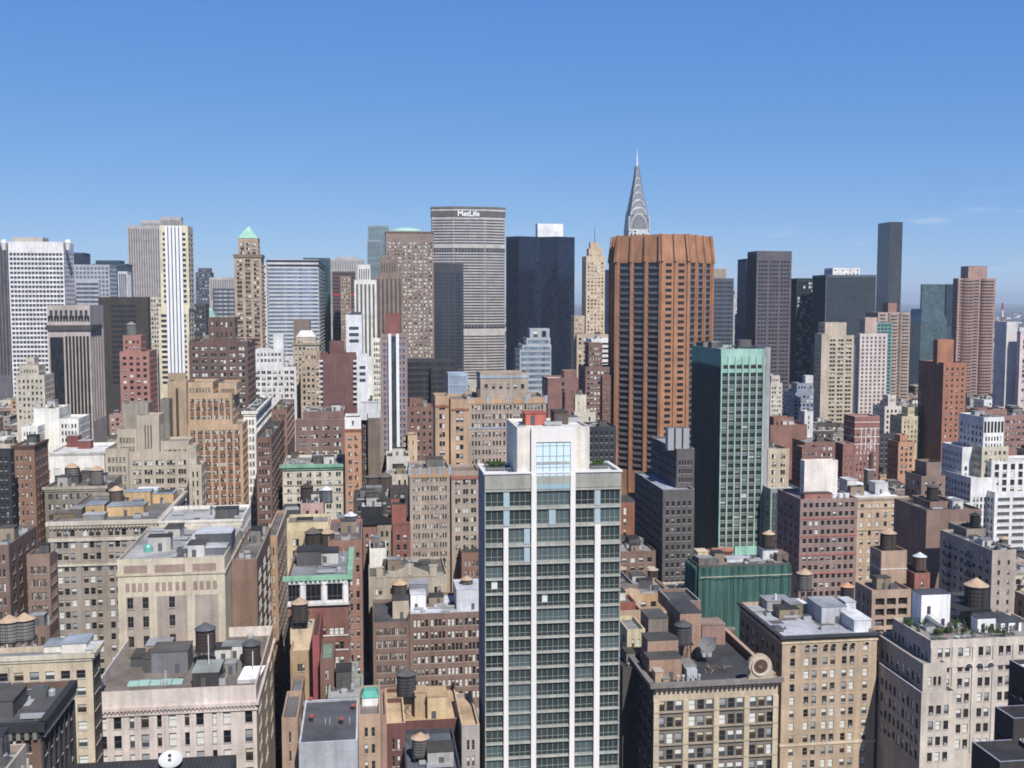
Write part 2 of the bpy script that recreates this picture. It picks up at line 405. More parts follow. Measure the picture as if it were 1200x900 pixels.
def finish(b, cap=100):
    """hang the windows, pilasters and sill courses of a building: up to cap windows as parts, the rest as one part"""
    t = b.t; o = t['_o']; k = 0; rest = M()
    for s, u, z, w, h, rec, st, lod, kind in b.wins:
        x, y, _ = s.P(u, 0, -rec); fr = surf(st['frame'], 'panel')
        gl = st['glass']; nm = {'ribbon': 'window_band', 'strip': 'window_strip'}.get(kind, 'window')
        if kind != 'grid' and gl is None: gl = GLASS[1]
        var = choose(st['mix'])
        if kind != 'grid': lod = 2
        if k < cap:
            m, c = window_mesh(w, h, lod, var, fr, gl, st.get('style'))
            if 'me' not in c: c['me'] = m.mesh(nm)
            ob = bpy.data.objects.new(nm, c['me']); COL.objects.link(ob); ob.parent = t
            ob.location = (x - o[0], y - o[1], z); ob.rotation_euler = (0, 0, atan2(s.d[1], s.d[0])); k += 1
        else:
            m, c = window_mesh(w, h, lod, var, fr, gl, st.get('style')); i = len(rest.v); dx, dy = s.d
            rest.v += [(x + a * dx - e * dy, y + a * dy + e * dx, z + c2) for a, e, c2 in m.v]
            for f, mm in zip(m.f, m.m): rest.f.append(tuple(i + q for q in f)); rest.m.append(rest.mi(m.ms[mm]))
    r = rest.build('windows', t)
    if r: r['kind'] = 'stuff'
    for s, u0, u1, z0, z1, po, mt in b.pil[:100]:
        m = M(); s.slab(m, u0, u1, z0, z1, po, mt); m.build('pilaster', t)
    for s, u0, u1, z0, z1, po, mt in b.sills[:100]:
        m = M(); s.slab(m, u0, u1, z0, z1, po, mt); m.build('sill_course', t)
    b.wins = []; b.pil = []; b.sills = []

# ---------------------------------------------------------------- rooftop pieces (parts of their building)
def bulkhead(b, x0, x1, y0, y1, z0, z1, col, roofc='4a4a4c', door=True, name='bulkhead'):
    m = M(); m.box(x0, x1, y0, y1, z0 - .1, z1, surf(col)); m.box(x0 - .15, x1 + .15, y0 - .15, y1 + .15, z1 + .003, z1 + .18, surf(roofc, 'roof'))
    o = m.build(name, b.t)
    if door and x1 - x0 > 2 and z1 - z0 > 2.2:
        d = M(); xm = x0 + (x1 - x0) * rnd.uniform(.3, .7); d.box(xm - .5, xm + .5, y0 - .06, y0 + .02, z0 + .05, z0 + 2.05, plain('bulkhead_door', (.09, .09, .1), .6)); sub(o, 'door', d)
    return o
def clutter(b, ti=0, dens=1.0, seed=0, front=3.0):
    """bulkheads, vents, ducts and pipes on the roof of tier ti"""
    r = random.Random(hash((len(b.key), seed, round(b.Y))) & 0xffff); T = b.tiers[ti]; po = T['poly']
    xs = [p[0] for p in po]; ys = [p[1] for p in po]; x0, x1, y0, y1 = min(xs) + 1, max(xs) - 1, min(ys) + front, max(ys) - 1; z = T['roof']
    if x1 - x0 < 3 or y1 - y0 < 3: return
    A = (x1 - x0) * (y1 - y0)
    cols = ['8a8078', '77706a', 'b9b2a8', '6b5a4e', 'd2cdc4', '5d5a58', '9a8468']
    for i in range(max(1, min(4, int(A / 220 * dens + r.random())))):
        a, c = r.uniform(3, 6.5), r.uniform(3, 7); a = min(a, (x1 - x0) * .6); c = min(c, (y1 - y0) * .6)
        x, y = r.uniform(x0, x1 - a), r.uniform(y0, y1 - c); bulkhead(b, x, x + a, y, y + c, z, z + r.uniform(2.4, 4.2), r.choice(cols), r.choice(['3c3c3e', '8d8f93', '55504b']))
    g1, g2 = surf('a9abad', 'metal'), surf('5e6062', 'metal')
    for i in range(max(2, min(6, int(A / 90)))):     # patched felt, each patch a thin sheet of its own
        a, c = r.uniform(1.5, 6), r.uniform(1, 5); a = min(a, (x1 - x0) * .7); c = min(c, (y1 - y0) * .7); x, y = r.uniform(x0, x1 - a), r.uniform(y0, y1 - c); e = .006 * (i + 1)
        m = M(); m.q([(x, y, z + e), (x + a, y, z + e), (x + a, y + c, z + e), (x, y + c, z + e)], surf(r.choice(['47464a', '6a6866', '8d8b8b', 'a9a8aa', '7d756c', '5a5552']), 'roof')); m.build('roof_patch', b.t)
    if dens > .7:
        x, y = r.uniform(x0, x1), r.uniform(y0, y1); m = M(); hh = r.uniform(3, 6); m.bar((x, y, z), (x, y, z + hh), .05, g2); 
        for k in range(4): m.bar((x - .6, y, z + hh - .3 * k), (x + .6, y, z + hh - .3 * k), .025, g2)
        m.build('aerial', b.t)
    for i in range(1 + int(dens > 1)):       # low tar kerbs and pipe runs across the roof
        m = M(); y = r.uniform(y0, y1); x = r.uniform(x0, (x0 + x1) / 2); l = r.uniform(.3, .5) * (x1 - x0)
        if r.random() < .5: m.box(x, x + l, y, y + .3, z - .02, z + .35, surf(r.choice(['8a8680', '5f5c59', 'a39c92'])))
        else: m.bar((x, y, z + .25), (x + l, y, z + .25), .09, surf('a9abad', 'metal')); m.bar((x + l, y, z + .25), (x + l, y + 2.5, z + .25), .09, surf('a9abad', 'metal'))
        m.build('pipe_run', b.t)
    for i in range(min(14, int(A / 45 * dens) + 3)):
        x, y = r.uniform(x0, x1), r.uniform(y0, y1); m = M(); t = r.random()
        if t < .4:
            a, c, h = r.uniform(.5, 1.3), r.uniform(.5, 1.6), r.uniform(.6, 1.5); m.box(x - a, x + a, y - c, y + c, z - .02, z + h, r.choice([g1, g2])); m.box(x - a * .7, x + a * .7, y - c * .7, y + c * .7, z + h + .002, z + h + .25, g2); m.build('vent', b.t)
        elif t < .6:
            rr = r.uniform(.1, .25); m.lathe(x, y, [(rr, z), (rr, z + r.uniform(1.2, 3))], 8, r.choice([g1, g2])); m.build('pipe', b.t)
        elif t < .8:
            l = r.uniform(2, 5); m.box(x - l / 2, x + l / 2, y - .35, y + .35, z + .25, z + .9, g1); m.box(x - .3, x + .3, y - .3, y + .3, z - .02, z + .24, g2); m.build('duct', b.t)
        else:
            rr = r.uniform(.5, .9); m.lathe(x, y, [(rr, z), (rr, z + .8), (rr * .8, z + 1.0)], 12, g1); m.build('fan_housing', b.t)
def B(Y, key, label, tiers, col, st, yb=900, side=None, roof='55534f', cop=None, cornice=None, par=1.0, cl=0, cat='building', name='building', cap=100):
    """a building from its photographed front corners: tiers = (xl, xr, ytop, dY, depth or ('x', px of back corner), options)"""
    b = new_building(key, label, Y, cat, None, yb, name)
    for i, tr in enumerate(tiers):
        xl, xr, yt, dy, dep = tr[:5]; o = tr[5] if len(tr) > 5 else {}
        y0 = Y + dy; x0, _, z1 = at(xl, yt, y0); x1 = xof(xr, y0, z1)
        if isinstance(dep, tuple): y1 = yof(dep[1], x1 if dep[1] > xr else x0, z1)
        else: y1 = y0 + dep
        if y1 < y0 + 2: y1 = y0 + 2
        z0 = 0 if (i == 0 or o.get('g')) else b.tiers[o.get('on', 0)]['roof'] - .05
        c = o.get('col', col)
        if o.get('bh'): b.tiers.append(dict(poly=[(x0, y0), (x1, y0), (x1, y1), (x0, y1)], z0=z0, z1=z1, roof=z1, faces=[])); bulkhead(b, x0, x1, y0, y1, z0 + .05, z1, c, o.get('roof', roof), True, o.get('name', 'bulkhead')); continue
        mass(b, [(x0, y0), (x1, y0), (x1, y1), (x0, y1)], z0, z1, o.get('st', st), c, o.get('roof', roof), o.get('par', par), o.get('parts', ('wall', 'roof') if i == 0 else ('upper_wall', 'upper_roof')), o.get('side', side), o.get('cop', cop), o.get('cornice', cornice if i == 0 else None), at(xl, o['yb'], y0)[2] if 'yb' in o else None)
    finish(b, cap)
    if cl: clutter(b, 0, cl, len(key))
    return b
def bandring(b, ti, py, h, pr, col, name='band'):
    """a projecting horizontal course round tier ti, its top at picture row py"""
    T = b.tiers[ti]; po = T['poly']; z = at(600, py, po[0][1])[2]; m = M(); m.ring(inset(po, -pr), inset(po, -.004), z - h, z, surf(col)); return m.build(name, b.t)
def tank(px, py, key, dia, label, roofc='c9a47c', bar='5a4a3c', ti=0, Y=None, up=None, ladder=True):
    """a wooden water tank whose cone tip shows at (px, py), standing on the roof of tier ti of building key"""
    b = BLD[key]; T = b.tiers[ti]; ys = [p[1] for p in T['poly']]
    if Y is None: Y = (min(ys) + max(ys)) / 2
    x, y, zt = at(px, py, Y); z0 = T['roof']; r = dia / 2
    zc = zt - dia * .32; zb = zc - dia * 1.05
    if zb < z0 + .8: zb = z0 + .8; zc = zb + dia * 1.05; zt = zc + dia * .32
    t = thing('water_tank', (round(x, 2), round(y, 2), z0), label, 'water tank', 'water tanks on the rooftops')
    m = M(); m.lathe(x, y, [(r, zb), (r * .97, zc)], 20, surf(bar)); br = m.build('barrel', t)
    hm = M()
    for i in range(6):
        z = zb + (zc - zb) * (i + .4) / 6; hm.lathe(x, y, [(r + .05, z), (r + .05, z + .07)], 20, BLACK)
    sub(br, 'hoops', hm)
    m = M(); m.lathe(x, y, [(r + .25, zc - .02), (r * .5, zc + (zt - zc) * .55), (.12, zt)], 20, surf(roofc)); m.build('roof', t)
    m = M(); m.box(x - r, x + r, y - r, y + r, zb - .3, zb - .01, BLACK); m.build('platform', t)
    k = r * .72
    for sx in (-1, 1):
        for sy in (-1, 1):
            m = M(); m.bar((x + sx * k, y + sy * k, z0 - .02), (x + sx * k, y + sy * k, zb - .28), .14, BLACK); m.build('leg', t)
    if zb - z0 > 2.5:
        for sy in (-1, 1):
            m = M(); m.bar((x - k, y + sy * k, z0 + .3), (x + k, y + sy * k, zb - .5), .07, BLACK); m.bar((x + k, y + sy * k, z0 + .3), (x - k, y + sy * k, zb - .5), .07, BLACK); m.build('brace', t)
    if ladder:
        m = M(); m.bar((x + .3, y - r - .2, z0), (x + .3, y - r - .2, zc), .04, BLACK); m.bar((x - .1, y - r - .2, z0), (x - .1, y - r - .2, zc), .04, BLACK); m.build('ladder', t)
    return t

def fire_escape(b, f, u, z1, n, fh=3.5, w=2.6):
    """black iron landings joined by slanting ladders on face f"""
    m = M(); k = surf('3a3836')
    for i in range(n):
        z = z1 - fh * (i + 1)
        if z < 4: break
        f.slab(m, u, u + w, z, z + .07, 1.0, k, .01); f.slab(m, u, u + w, z + .9, z + .96, 1.0, k, .94)
        for q in range(6): f.slab(m, u + w * q / 5 - .02, u + w * q / 5 + .02, z + .07, z + .9, 1.0, k, .95)
        a, c = (.2, w - .3) if i % 2 else (w - .3, .2)
        m.bar(f.P(u + a, z + fh, .7), f.P(u + c, z, .7), .06, k); m.bar(f.P(u + a, z + fh, .4), f.P(u + c, z, .4), .06, k)
    m.build('fire_escape', b.t)
# ================================================================ ground, river, far shore
def ground():
    m = M(); s = 42000
    mat, t, p = nodes('city_ground'); L = t.links.new
    tc = t.nodes.new('ShaderNodeTexCoord'); n = N(t, 'ShaderNodeTexNoise', i_Scale=.004, i_Detail=8.0); L(tc.outputs['Object'], n.inputs[0])
    cr = t.nodes.new('ShaderNodeValToRGB'); L(n.outputs[0], cr.inputs[0])
    cr.color_ramp.elements[0].position = .4; cr.color_ramp.elements[0].color = (.045, .05, .05, 1); cr.color_ramp.elements[1].position = .6; cr.color_ramp.elements[1].color = (.12, .12, .115, 1)
    L(cr.outputs[0], p.inputs['Base Color']); p.inputs['Roughness'].default_value = .95
    m.q([(-s, -800, -.5), (s, -800, -.5), (s, s, -.5), (-s, s, -.5)], mat)
    tag(m.build('ground'), kind='structure')
    # streets: asphalt with kerbed pavement blocks and painted lane lines
    m = M(); m.box(-700, 1400, 60, 2100, -.4, 0, surf('54555a', 'wall', .9, .35)); tag(m.build('asphalt_road'), kind='structure')
    m = M(); pv = surf('a8a49c', 'roof')
    for X in range(-690, 1350, 152):
        for k in range(26):
            y = 70 + k * 79; m.box(X + 22, X + 140, y, y + 61, -.1, .14, pv)
    tag(m.build('pavement'), kind='structure')
    m = M(); wl = plain('road_paint', (.7, .7, .68), .7)
    for X in range(-690, 1350, 152):
        for k in range(260): m.q([(X + dx, 70 + k * 7.7, .004) for dx in (3.9, 4.1)] + [(X + dx, 73 + k * 7.7, .004) for dx in (4.1, 3.9)], wl)
    tag(m.build('road_marking'), kind='structure')
    wm = plain('river_water', (.02, .035, .05), .15); m = M(); m.q([(-9000, 2150, -.3), (9000, 2150, -.3), (9000, 2750, -.3), (-9000, 2750, -.3)], wm)
    tag(m.build('river_water'), kind='structure')
    # the far shore beyond the river reads as one mass of low roofs
    r = random.Random(3); m = M(); cs = [surf(c) for c in ('b8b2aa', '8a8580', 'c9c2ba', '9a7f70', 'd5d0ca', '6f6b6a', 'e6e2de')]
    for i in range(2600):
        y = 2800 + 7000 * r.random() ** 1.8; x = r.uniform(-.55, .62) * y * 1.15; a = r.uniform(8, 45); h = r.choice([6, 8, 9, 11, 14, 18]) * (1 if r.random() < .95 else 2)
        m.box(x, x + a, y, y + r.uniform(10, 40), -.5, h, r.choice(cs))
    o = m.build('far_shore_rooftops'); tag(o, 'low pale roofs across the river under the horizon', 'rooftops', None, 'stuff')
ground()
def air():
    m = M(); m.box(-43000, 43000, -900, 43000, -2, 345, None); me = bpy.data.meshes.new('haze'); me.from_pydata(m.v, [], m.f)
    t = bpy.data.materials.new('haze_air'); t.use_nodes = True; n = t.node_tree; n.nodes.clear(); o = n.nodes.new('ShaderNodeOutputMaterial'); v = n.nodes.new('ShaderNodeVolumePrincipled')
    v.inputs['Color'].default_value = (.72, .85, 1, 1); v.inputs['Density'].default_value = HAZE; v.inputs['Anisotropy'].default_value = 0
    n.links.new(v.outputs[0], o.inputs['Volume']); me.materials.append(t); ob = bpy.data.objects.new('haze', me); COL.objects.link(ob); ob['kind'] = 'stuff'
HAZE = 5.5e-5
air()
def chimney(px, py, Y):
    x, y, z = at(px, py, Y); t = thing('power_station_chimney', (x, y, -.5), 'red and white striped chimney far across the river', 'chimney'); m = M(); rd = surf('c0423a'); wh = surf('efeae6')
    k = 6
    for i in range(k): m.lathe(x, y, [(4.2 - .25 * i, z * i / k), (4.2 - .25 * (i + 1), z * (i + 1) / k)], 14, rd if i % 2 else wh)
    m.build('stack', t); m = M(); m.box(x - 22, x + 26, y - 8, y + 14, -1, 22, surf('b0a8a4')); m.build('boiler_house', t)
chimney(1175, 355, 2900)
# ================================================================ the far skyline
gl_b = lambda h, pw=1.6, fh=3.8, **k: paned(h, pw, fh, **k)
B(1180, 'edge', 'dark grey ribbed tower cut by the left picture edge behind the white grid tower', [(-30, 8, 285, 0, 30)], '6f6870', S(kind='strip', n=9, p=.5, glass=gl_b('3c3c46')), yb=430)
B(1000, 'white grid', 'broad white grid tower with a blank white top band at far left', [(9, 74, 283, 0, ('x', 86)), (14, 50, 278, 8, 18, dict(col='cfc2b2', st=BLANK))], 'ece5e2', S(n=15, g=1, p=.2, fh=4.1, wh=2.35, top=10, rec=.5, glass=gl_b('3a4252', 3, 4.1)), side=S(n=6, g=1, p=.2, fh=4.1, wh=2.35, top=10, rec=.5, glass=gl_b('3a4252', 3, 4.1)), yb=455)
for px in (4.5, 79.5):
    x, y, z = at(px, 285, 1003); t = thing('radome', (x, y, z - 2), 'small white radome dome %s top of the white grid tower' % ('beside the left' if px < 40 else 'at the right'), 'radome', 'radomes on the white grid tower'); m = M(); m.lathe(x, y, [(1.8, z - 6), (2.6, z - 1), (2.9, z + .6), (2.2, z + 2.4), (1, z + 3.2)], 14, surf('efecea')); m.build('dome', t)
B(1300, 'navy slab', 'dark navy slab peeping out right of the white grid tower', [(86, 98, 296, 0, 30)], '3c4a6a', S(kind='strip', n=6, p=.3, glass=gl_b('2a3450')), yb=330)
B(1080, 'steel grid', 'pale blue grey office slab with ribbon floors and a taller ribbed right side', [(88, 116, 328, -4, 4, dict(st=S(kind='ribbon', fh=4.2, wh=2.3, top=3, glass=gl_b('5b6474', 2, 4)))), (87, 128, 310, 0, 30, dict(g=1))], 'b4b9c4', S(n=9, g=1, p=.35, fh=4.2, wh=2.6, top=2.5, glass=gl_b('6a7484')), yb=360)
B(1280, 'teal slab', 'dark teal glass tower with rounded top beside the ribbed limestone slab', [(108, 148, 309, 0, 30), (112, 141, 305, 2, 22)], '3f5468', S(kind='strip', n=14, p=.2, glass=gl_b('2c4257', metal=.2)), yb=350)
B(1200, 'white fins', 'narrow dark tower with white vertical fins left of the ribbed limestone slab', [(138, 149, 318, 0, 20)], 'd9d8dc', S(kind='strip', n=4, p=.35, glass=gl_b('2b3442')), yb=350)
B(1700, 'limestone slab', 'tall ribbed pale limestone slab with stepped top behind the striped tower', [(149, 190, 264, 0, 26), (165, 188, 258, 4, 20, dict(g=1)), (188, 212, 254, 6, 20, dict(g=1))], 'b9aea8', S(kind='strip', n=14, p=.55, top=5, glass=gl_b('6a6468', 2, 3.8, var=.6), rec=.6), side=S(kind='strip', n=8, p=.5, top=5, glass=gl_b('6a6468')), yb=440)
B(860, 'cream grid', 'pale cream gridded slab left of the white striped tower', [(172, 190, 348, 0, 20)], 'c9bfae', S(n=5, g=1, p=.4, fh=3.5, wh=1.9, top=2), yb=440)
def striped_tower():
    b = B(771, 'striped', 'slim tower with white vertical fins and yellow balconied corners', [(185, 221, 360, 0, 24), (187, 220, 264, .8, 22)], 'e4d6ab', S(n=2, g=1, p=.3, m=.4, fh=3.6, wh=2.0, top=5, rec=.9, glass=gl_b('3d4a64', 2, 3.6)), yb=437, roof='cfc6b4')
    z1 = at(200, 266, 770)[2]; z0 = at(200, 437, 770)[2]; x0 = xof(196, 770, 150); x1 = xof(213, 770, 150)
    m = M(); m.box(x0 - .3, x1 + .3, 769.6, 771.8, z0, z1 - .5, gl_b('3a4660', 1.2, 3.6)); m.build('glazed_strip', b.t)
    for i in range(5):
        x = x0 + (x1 - x0) * i / 4; m = M(); m.box(x - .85, x + .85, 768.6, 770.5, z0, z1 + .6, surf('f3f0f2', 'panel')); m.build('fin', b.t)
    m = M(); m.box(x0 - 1, x1 + 1, 768.8, 772, 2, z0, surf('b99a78')); m.build('base_panel', b.t)
striped_tower()
B(700, 'black striped', 'stone tower with tall black and pink stripes below a windowed white crown', [(55, 105, 358, 0, ('x', 121))], 'bfaea4', S(n=8, g=1, p=.4, fh=9, wh=5.5, top=3, skip=tuple(range(1, 40)), glass=gl_b('4a4850')), yb=475, side=S(kind='strip', n=5, p=.5, top=14, glass=gl_b('2d2c31'), po=0), roof='8a8580')
def black_stripes():
    b = BLD['black striped']; T = b.tiers[0]; (xa, ya), (xb, _) = T['poly'][:2]; z = lambda py: at(80, py, 700)[2]
    m = M(); m.box(xa - .8, xb + .8, 698.9, 726, z(387), z(381), surf('55534f')); m.build('cornice', b.t)
    dark = gl_b('26262b', 1.5, 3.6)
    for i in range(14):
        x = xa + 1 + (xb - xa - 2) * i / 13; m = M(); m.box(x - .6, x + .6, 699.5, 700.2, z(376), z(370), GLASS[0]); m.build('window', b.t)
    x0 = xa + (xb - xa) * .05; xm = xa + (xb - xa) * .36; m = M(); m.box(x0, xm, 699.2, 700.3, 8, z(395), dark); m.build('window_strip', b.t)
    n = 7
    for i in range(n):
        u = xm + 1.2 + (xb - xm - 1.4) * i / n; m = M(); m.box(u, u + 1.25, 699.4, 700.3, 8, z(394), dark); m.build('window_strip', b.t)
black_stripes()
B(850, 'black ribbon', 'black brown box of dark ribbon floors behind the red brick tower', [(115, 173, 348, 0, 40)], '4c453f', S(kind='ribbon', fh=3.9, wh=2.2, top=6, m=9, glass=gl_b('2a2b30', 2, 4)), yb=440, roof='3a3a3a')
B(650, 'red stepped', 'salmon red brick tower stepping up to a tanked top', [(140, 175, 412, 0, 22), (144, 165, 393, 3, 14)], 'b57564', S(n=4, g=1, p=.5, fh=3.5, wh=1.8, top=3), yb=475)
tank(154, 384, 'red stepped', 6, 'fat grey steel tank on the salmon red brick tower', '9a9590', '8a8785', 1)
B(1300, 'slate top', 'small slate grey tower rising right of the striped tower', [(229, 247, 319, 0, 25), (232, 246, 314, 2, 16)], '5c6474', S(n=5, g=1, p=.5, fh=4, wh=2), yb=345)
B(1160, 'ribbed light', 'pale ribbed slab left of the green pyramid tower', [(245, 277, 325, 0, 30)], 'bdb5b1', S(kind='strip', n=11, p=.5, glass=gl_b('7a7478')), yb=345)
B(1100, 'dark white grid', 'dark office slab with speckled white windows below the pale ribbed slab', [(249, 276, 338, 0, 25)], '5a5c66', S(kind='ribbon', fh=4.1, wh=1.9, top=2, glass=gl_b('9aa0a8', 1.4, 4.1, var=.9)), yb=370)
B(960, 'dark annex', 'dark grey block right of the striped tower', [(225, 241, 356, 0, 20)], '55545a', S(n=4, g=1, p=.5), yb=400)
B(1010, 'copper hat', 'small block with a green copper hip roof', [(239, 252, 372, 0, 16)], '8a9690', S(n=3, g=1, p=.5), yb=385)
def hiproof(key, ti, h, col, k=.15, name='roof'):
    T = BLD[key].tiers[ti]; po = T['poly']; cx = sum(p[0] for p in po) / 4; cy2 = sum(p[1] for p in po) / 4; m = M()
    m.frustum(inset(po, -.3), T['z1'] + .02, [(cx + (p[0] - cx) * k, cy2 + (p[1] - cy2) * k) for p in po], T['z1'] + h, surf(col)); m.build(name, BLD[key].t)
hiproof('copper hat', 0, 9, '8fc0ae')
B(920, 'green pyramid', 'tall tan tower under a green copper pyramid roof', [(274, 306, 298, 0, 24), (279, 302, 279, 2.5, 17)], 'c0a07c', S(n=3, g=2, p=.4, fh=3.7, wh=2.1, top=4, sp='a58a70'), yb=400, cornice=(2.5, .7, '8f765f'))
hiproof('green pyramid', 1, 10.5, '8ed0b4', .04)
B(620, 'brown block', 'dark brown brick block stepping up left of the tan ziggurat', [(221, 290, 400, 0, ('x', 299)), (244, 275, 372, 5, 14, dict(st=S(n=5, g=1, p=.6, fh=6, wh=3)))], '77594d', S(n=6, g=2, p=.4, fh=3.7, wh=2, top=3.2, mix=(3, 2, 3, 5, 3, 1, 0)), yb=480, roof='7a6a60', cl=1)
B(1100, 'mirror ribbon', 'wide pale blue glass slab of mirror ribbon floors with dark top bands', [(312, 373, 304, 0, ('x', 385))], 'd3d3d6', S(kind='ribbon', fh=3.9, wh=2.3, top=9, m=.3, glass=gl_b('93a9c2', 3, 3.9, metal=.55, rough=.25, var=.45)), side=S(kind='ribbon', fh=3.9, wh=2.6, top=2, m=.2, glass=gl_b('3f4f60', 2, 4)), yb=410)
for py in (306, 311): bandring(BLD['mirror ribbon'], 0, py, 2.2, .15, '3d3b44', 'dark_band')
B(1250, 'teal back', 'dark teal glass tower behind the mirror ribbon slab', [(355, 386, 302, 0, 30)], '4a6a74', S(kind='strip', n=8, p=.1, glass=gl_b('2f4f5e', metal=.2)), yb=380)
B(1070, 'white sliver', 'narrow white gridded sliver beside the green pyramid tower', [(303, 312, 308, 0, 20)], 'dcd9da', S(n=3, g=1, p=.35, fh=3.6), yb=400)
B(1300, 'grey ribbed', 'pale grey ribbed tower with stepped shoulders behind the brown glass slab', [(385, 427, 303, 0, 30), (394, 420, 301, 3, 20)], 'bdb9b6', S(kind='strip', n=14, p=.5, glass=gl_b('8c8a8e')), yb=350)
B(1200, 'brown slab', 'brown glass slab crossed by a red and white band', [(389, 416, 318, 0, 28)], '6f5a5e', S(kind='ribbon', fh=4, wh=2.4, top=2, glass=gl_b('4c3c44')), yb=380)
bandring(BLD['brown slab'], 0, 344, 3.0, .2, 'b0303c', 'red_band')
B(1150, 'tan shaft', 'narrow tan brick shaft in front of the brown glass slab', [(399, 411, 324, 0, 16)], 'a98e78', S(n=4, g=1, p=.5, fh=3.6, wh=1.9), yb=390)
B(1000, 'white deco', 'white art deco tower of tall dark stripes with stepped crown', [(415, 441, 328, 0, 20), (419, 434, 310, 2, 12)], 'e8e2d8', S(kind='strip', n=5, p=.5, top=4, glass=gl_b('4a4644')), side=S(kind='strip', n=4, p=.5, glass=gl_b('3a3838')), yb=410)
B(1550, 'angled glass', 'grey green glass tower with flat top left of the domed building', [(431, 456, 264, 0, 30), (430, 447, 281, -8, 8, dict(g=1))], '93a0a8', S(kind='strip', n=12, p=.25, glass=gl_b('6d8a92', metal=.3)), yb=330)
B(1600, 'teal dome', 'pale green low dome building behind the brown tower', [(443, 503, 270, 0, 40)], '9fc0b8', S(kind='strip', n=20, p=.4, glass=gl_b('7fa09a')), yb=300)
def dome():
    b = BLD['teal dome']; x0, y, z = at(456, 270, 1612); x1 = xof(497, 1612, z); m = M(); r = (x1 - x0) / 2
    m.lathe(x0 + r, y + r, [(r, z - 1), (r * .8, z + 3.4), (r * .45, z + 5.2), (r * .1, z + 6)], 24, surf('a5d8c6')); m.build('dome', b.t)
dome()
def lincoln():
    b = B(1100, 'big brown', 'massive brown brick tower with rows of pale windows left of the ribbon tower', [(452, 508, 271, 0, 34)], '9a8070', S(n=9, g=2, p=.4, fh=3.7, wh=2, top=11, mix=(2, 1, 3, 6, 3, 2, 0)), yb=420, cornice=(1.5, .5, '7d6558'))
    B(1080, 'brown gothic', 'slimmer brown gothic tower with pinnacles before the massive brown tower', [(440, 472, 322, 0, 18), (445, 465, 303, 3, 12)], '957c6a', S(kind='strip', n=6, p=.55, top=4, glass=gl_b('4f4644')), yb=410)
    T = BLD['brown gothic'].tiers[1]
    for i in range(4):
        x = T['poly'][0][0] + (T['poly'][1][0] - T['poly'][0][0]) * (i + .5) / 4; m = M(); y = T['poly'][0][1] + 1; m.lathe(x, y, [(1.1, T['z1'] - 3), (1, T['z1'] + 2), (.1, T['z1'] + 6)], 6, surf('957c6a')); m.build('pinnacle', BLD['brown gothic'].t)
lincoln()
def ribbon_tower():
    Y = 1370; b = new_building('ribbon tower', 'broad octagonal concrete tower of ribbon floors lettered MetLife', Y, yb=440)
    x0, _, z1 = at(506, 243, Y + 8); x1 = xof(592, Y + 8, z1); xa = xof(531, Y, z1); xb = xof(568, Y, z1)
    po = [(x0, Y + 9), (xa, Y), (xb, Y), (x1, Y + 9), (x1, Y + 24), (xb, Y + 33), (xa, Y + 33), (x0, Y + 24)]
    mass(b, po, 0, z1, S(kind='ribbon', fh=3.62, wh=1.9, top=15.5, m=.5, rec=.7, skip=(9, 39, 40), glass=gl_b('55545c', 1.6, 3.62)), 'c6bcb4', '55534f')
    finish(b)
    def zz(py): return at(549, py, Y)[2]
    m = M(); m.ring(inset(po, -.5), inset(po, .2), zz(254), zz(247), surf('6b6560')); m.build('sign_band', b.t)
    m = M(); m.ring(inset(po, -.9), inset(po, .3), zz(244), zz(242), surf('7a746c')); m.build('roof_rim', b.t)
    m = M(); m.prism(inset(po, .6), zz(248), zz(244), plain('loggia_dark', (.02, .022, .03), .6)); m.build('loggia', b.t)
    for pa in (292, 381):
        m = M(); m.ring(inset(po, -.05), inset(po, .2), zz(pa + 2.6), zz(pa), plain('louvre_dark', (.04, .04, .045), .7)); m.build('louvre_band', b.t)
        for i in range(26):
            for (pA, pB, n) in ((po[0], po[1], 8), (po[1], po[2], 10), (po[2], po[3], 8)):
                if i < n:
                    u = (i + .5) / n; x = pA[0] + (pB[0] - pA[0]) * u; y = pA[1] + (pB[1] - pA[1]) * u; m2 = M(); m2.box(x - .35, x + .35, y - .35, y + .35, zz(pa + 2.6), zz(pa), surf('b9b2ab')); m2.build('louvre_pier', b.t)
    for x, y in (po[1], po[2]):
        m = M(); m.box(x - .4, x + .4, y - .3, y + .3, 5, zz(255), surf('bcb1a8')); m.build('pier', b.t)
    c = bpy.data.curves.new('lettering', 'FONT'); c.body = 'MetLife'; c.size = 9.3; c.extrude = .35; c.align_x = 'CENTER'; c.offset = .22
    c.materials.append(plain('sign_white', (.85, .85, .85), .5)); tmp = bpy.data.objects.new('lettering', c); COL.objects.link(tmp); dg = bpy.context.evaluated_depsgraph_get(); me = bpy.data.meshes.new_from_object(tmp.evaluated_get(dg)); bpy.data.objects.remove(tmp); o = bpy.data.objects.new('lettering', me); COL.objects.link(o); o.parent = b.t
    og = b.t['_o']; o.location = (xof(549, Y, z1) - og[0], Y - 1.0 - og[1], zz(253.3)); o.rotation_euler = (pi / 2, 0, 0)
ribbon_tower()
B(1150, 'smoke glass', 'smoky dark glass tower in front of the ribbon tower', [(505, 543, 309, 0, 30)], '4a4a55', S(kind='ribbon', fh=3.7, wh=2.7, top=10, m=.2, glass=gl_b('3c4250', 1.5, 3.7, metal=.15)), yb=425)
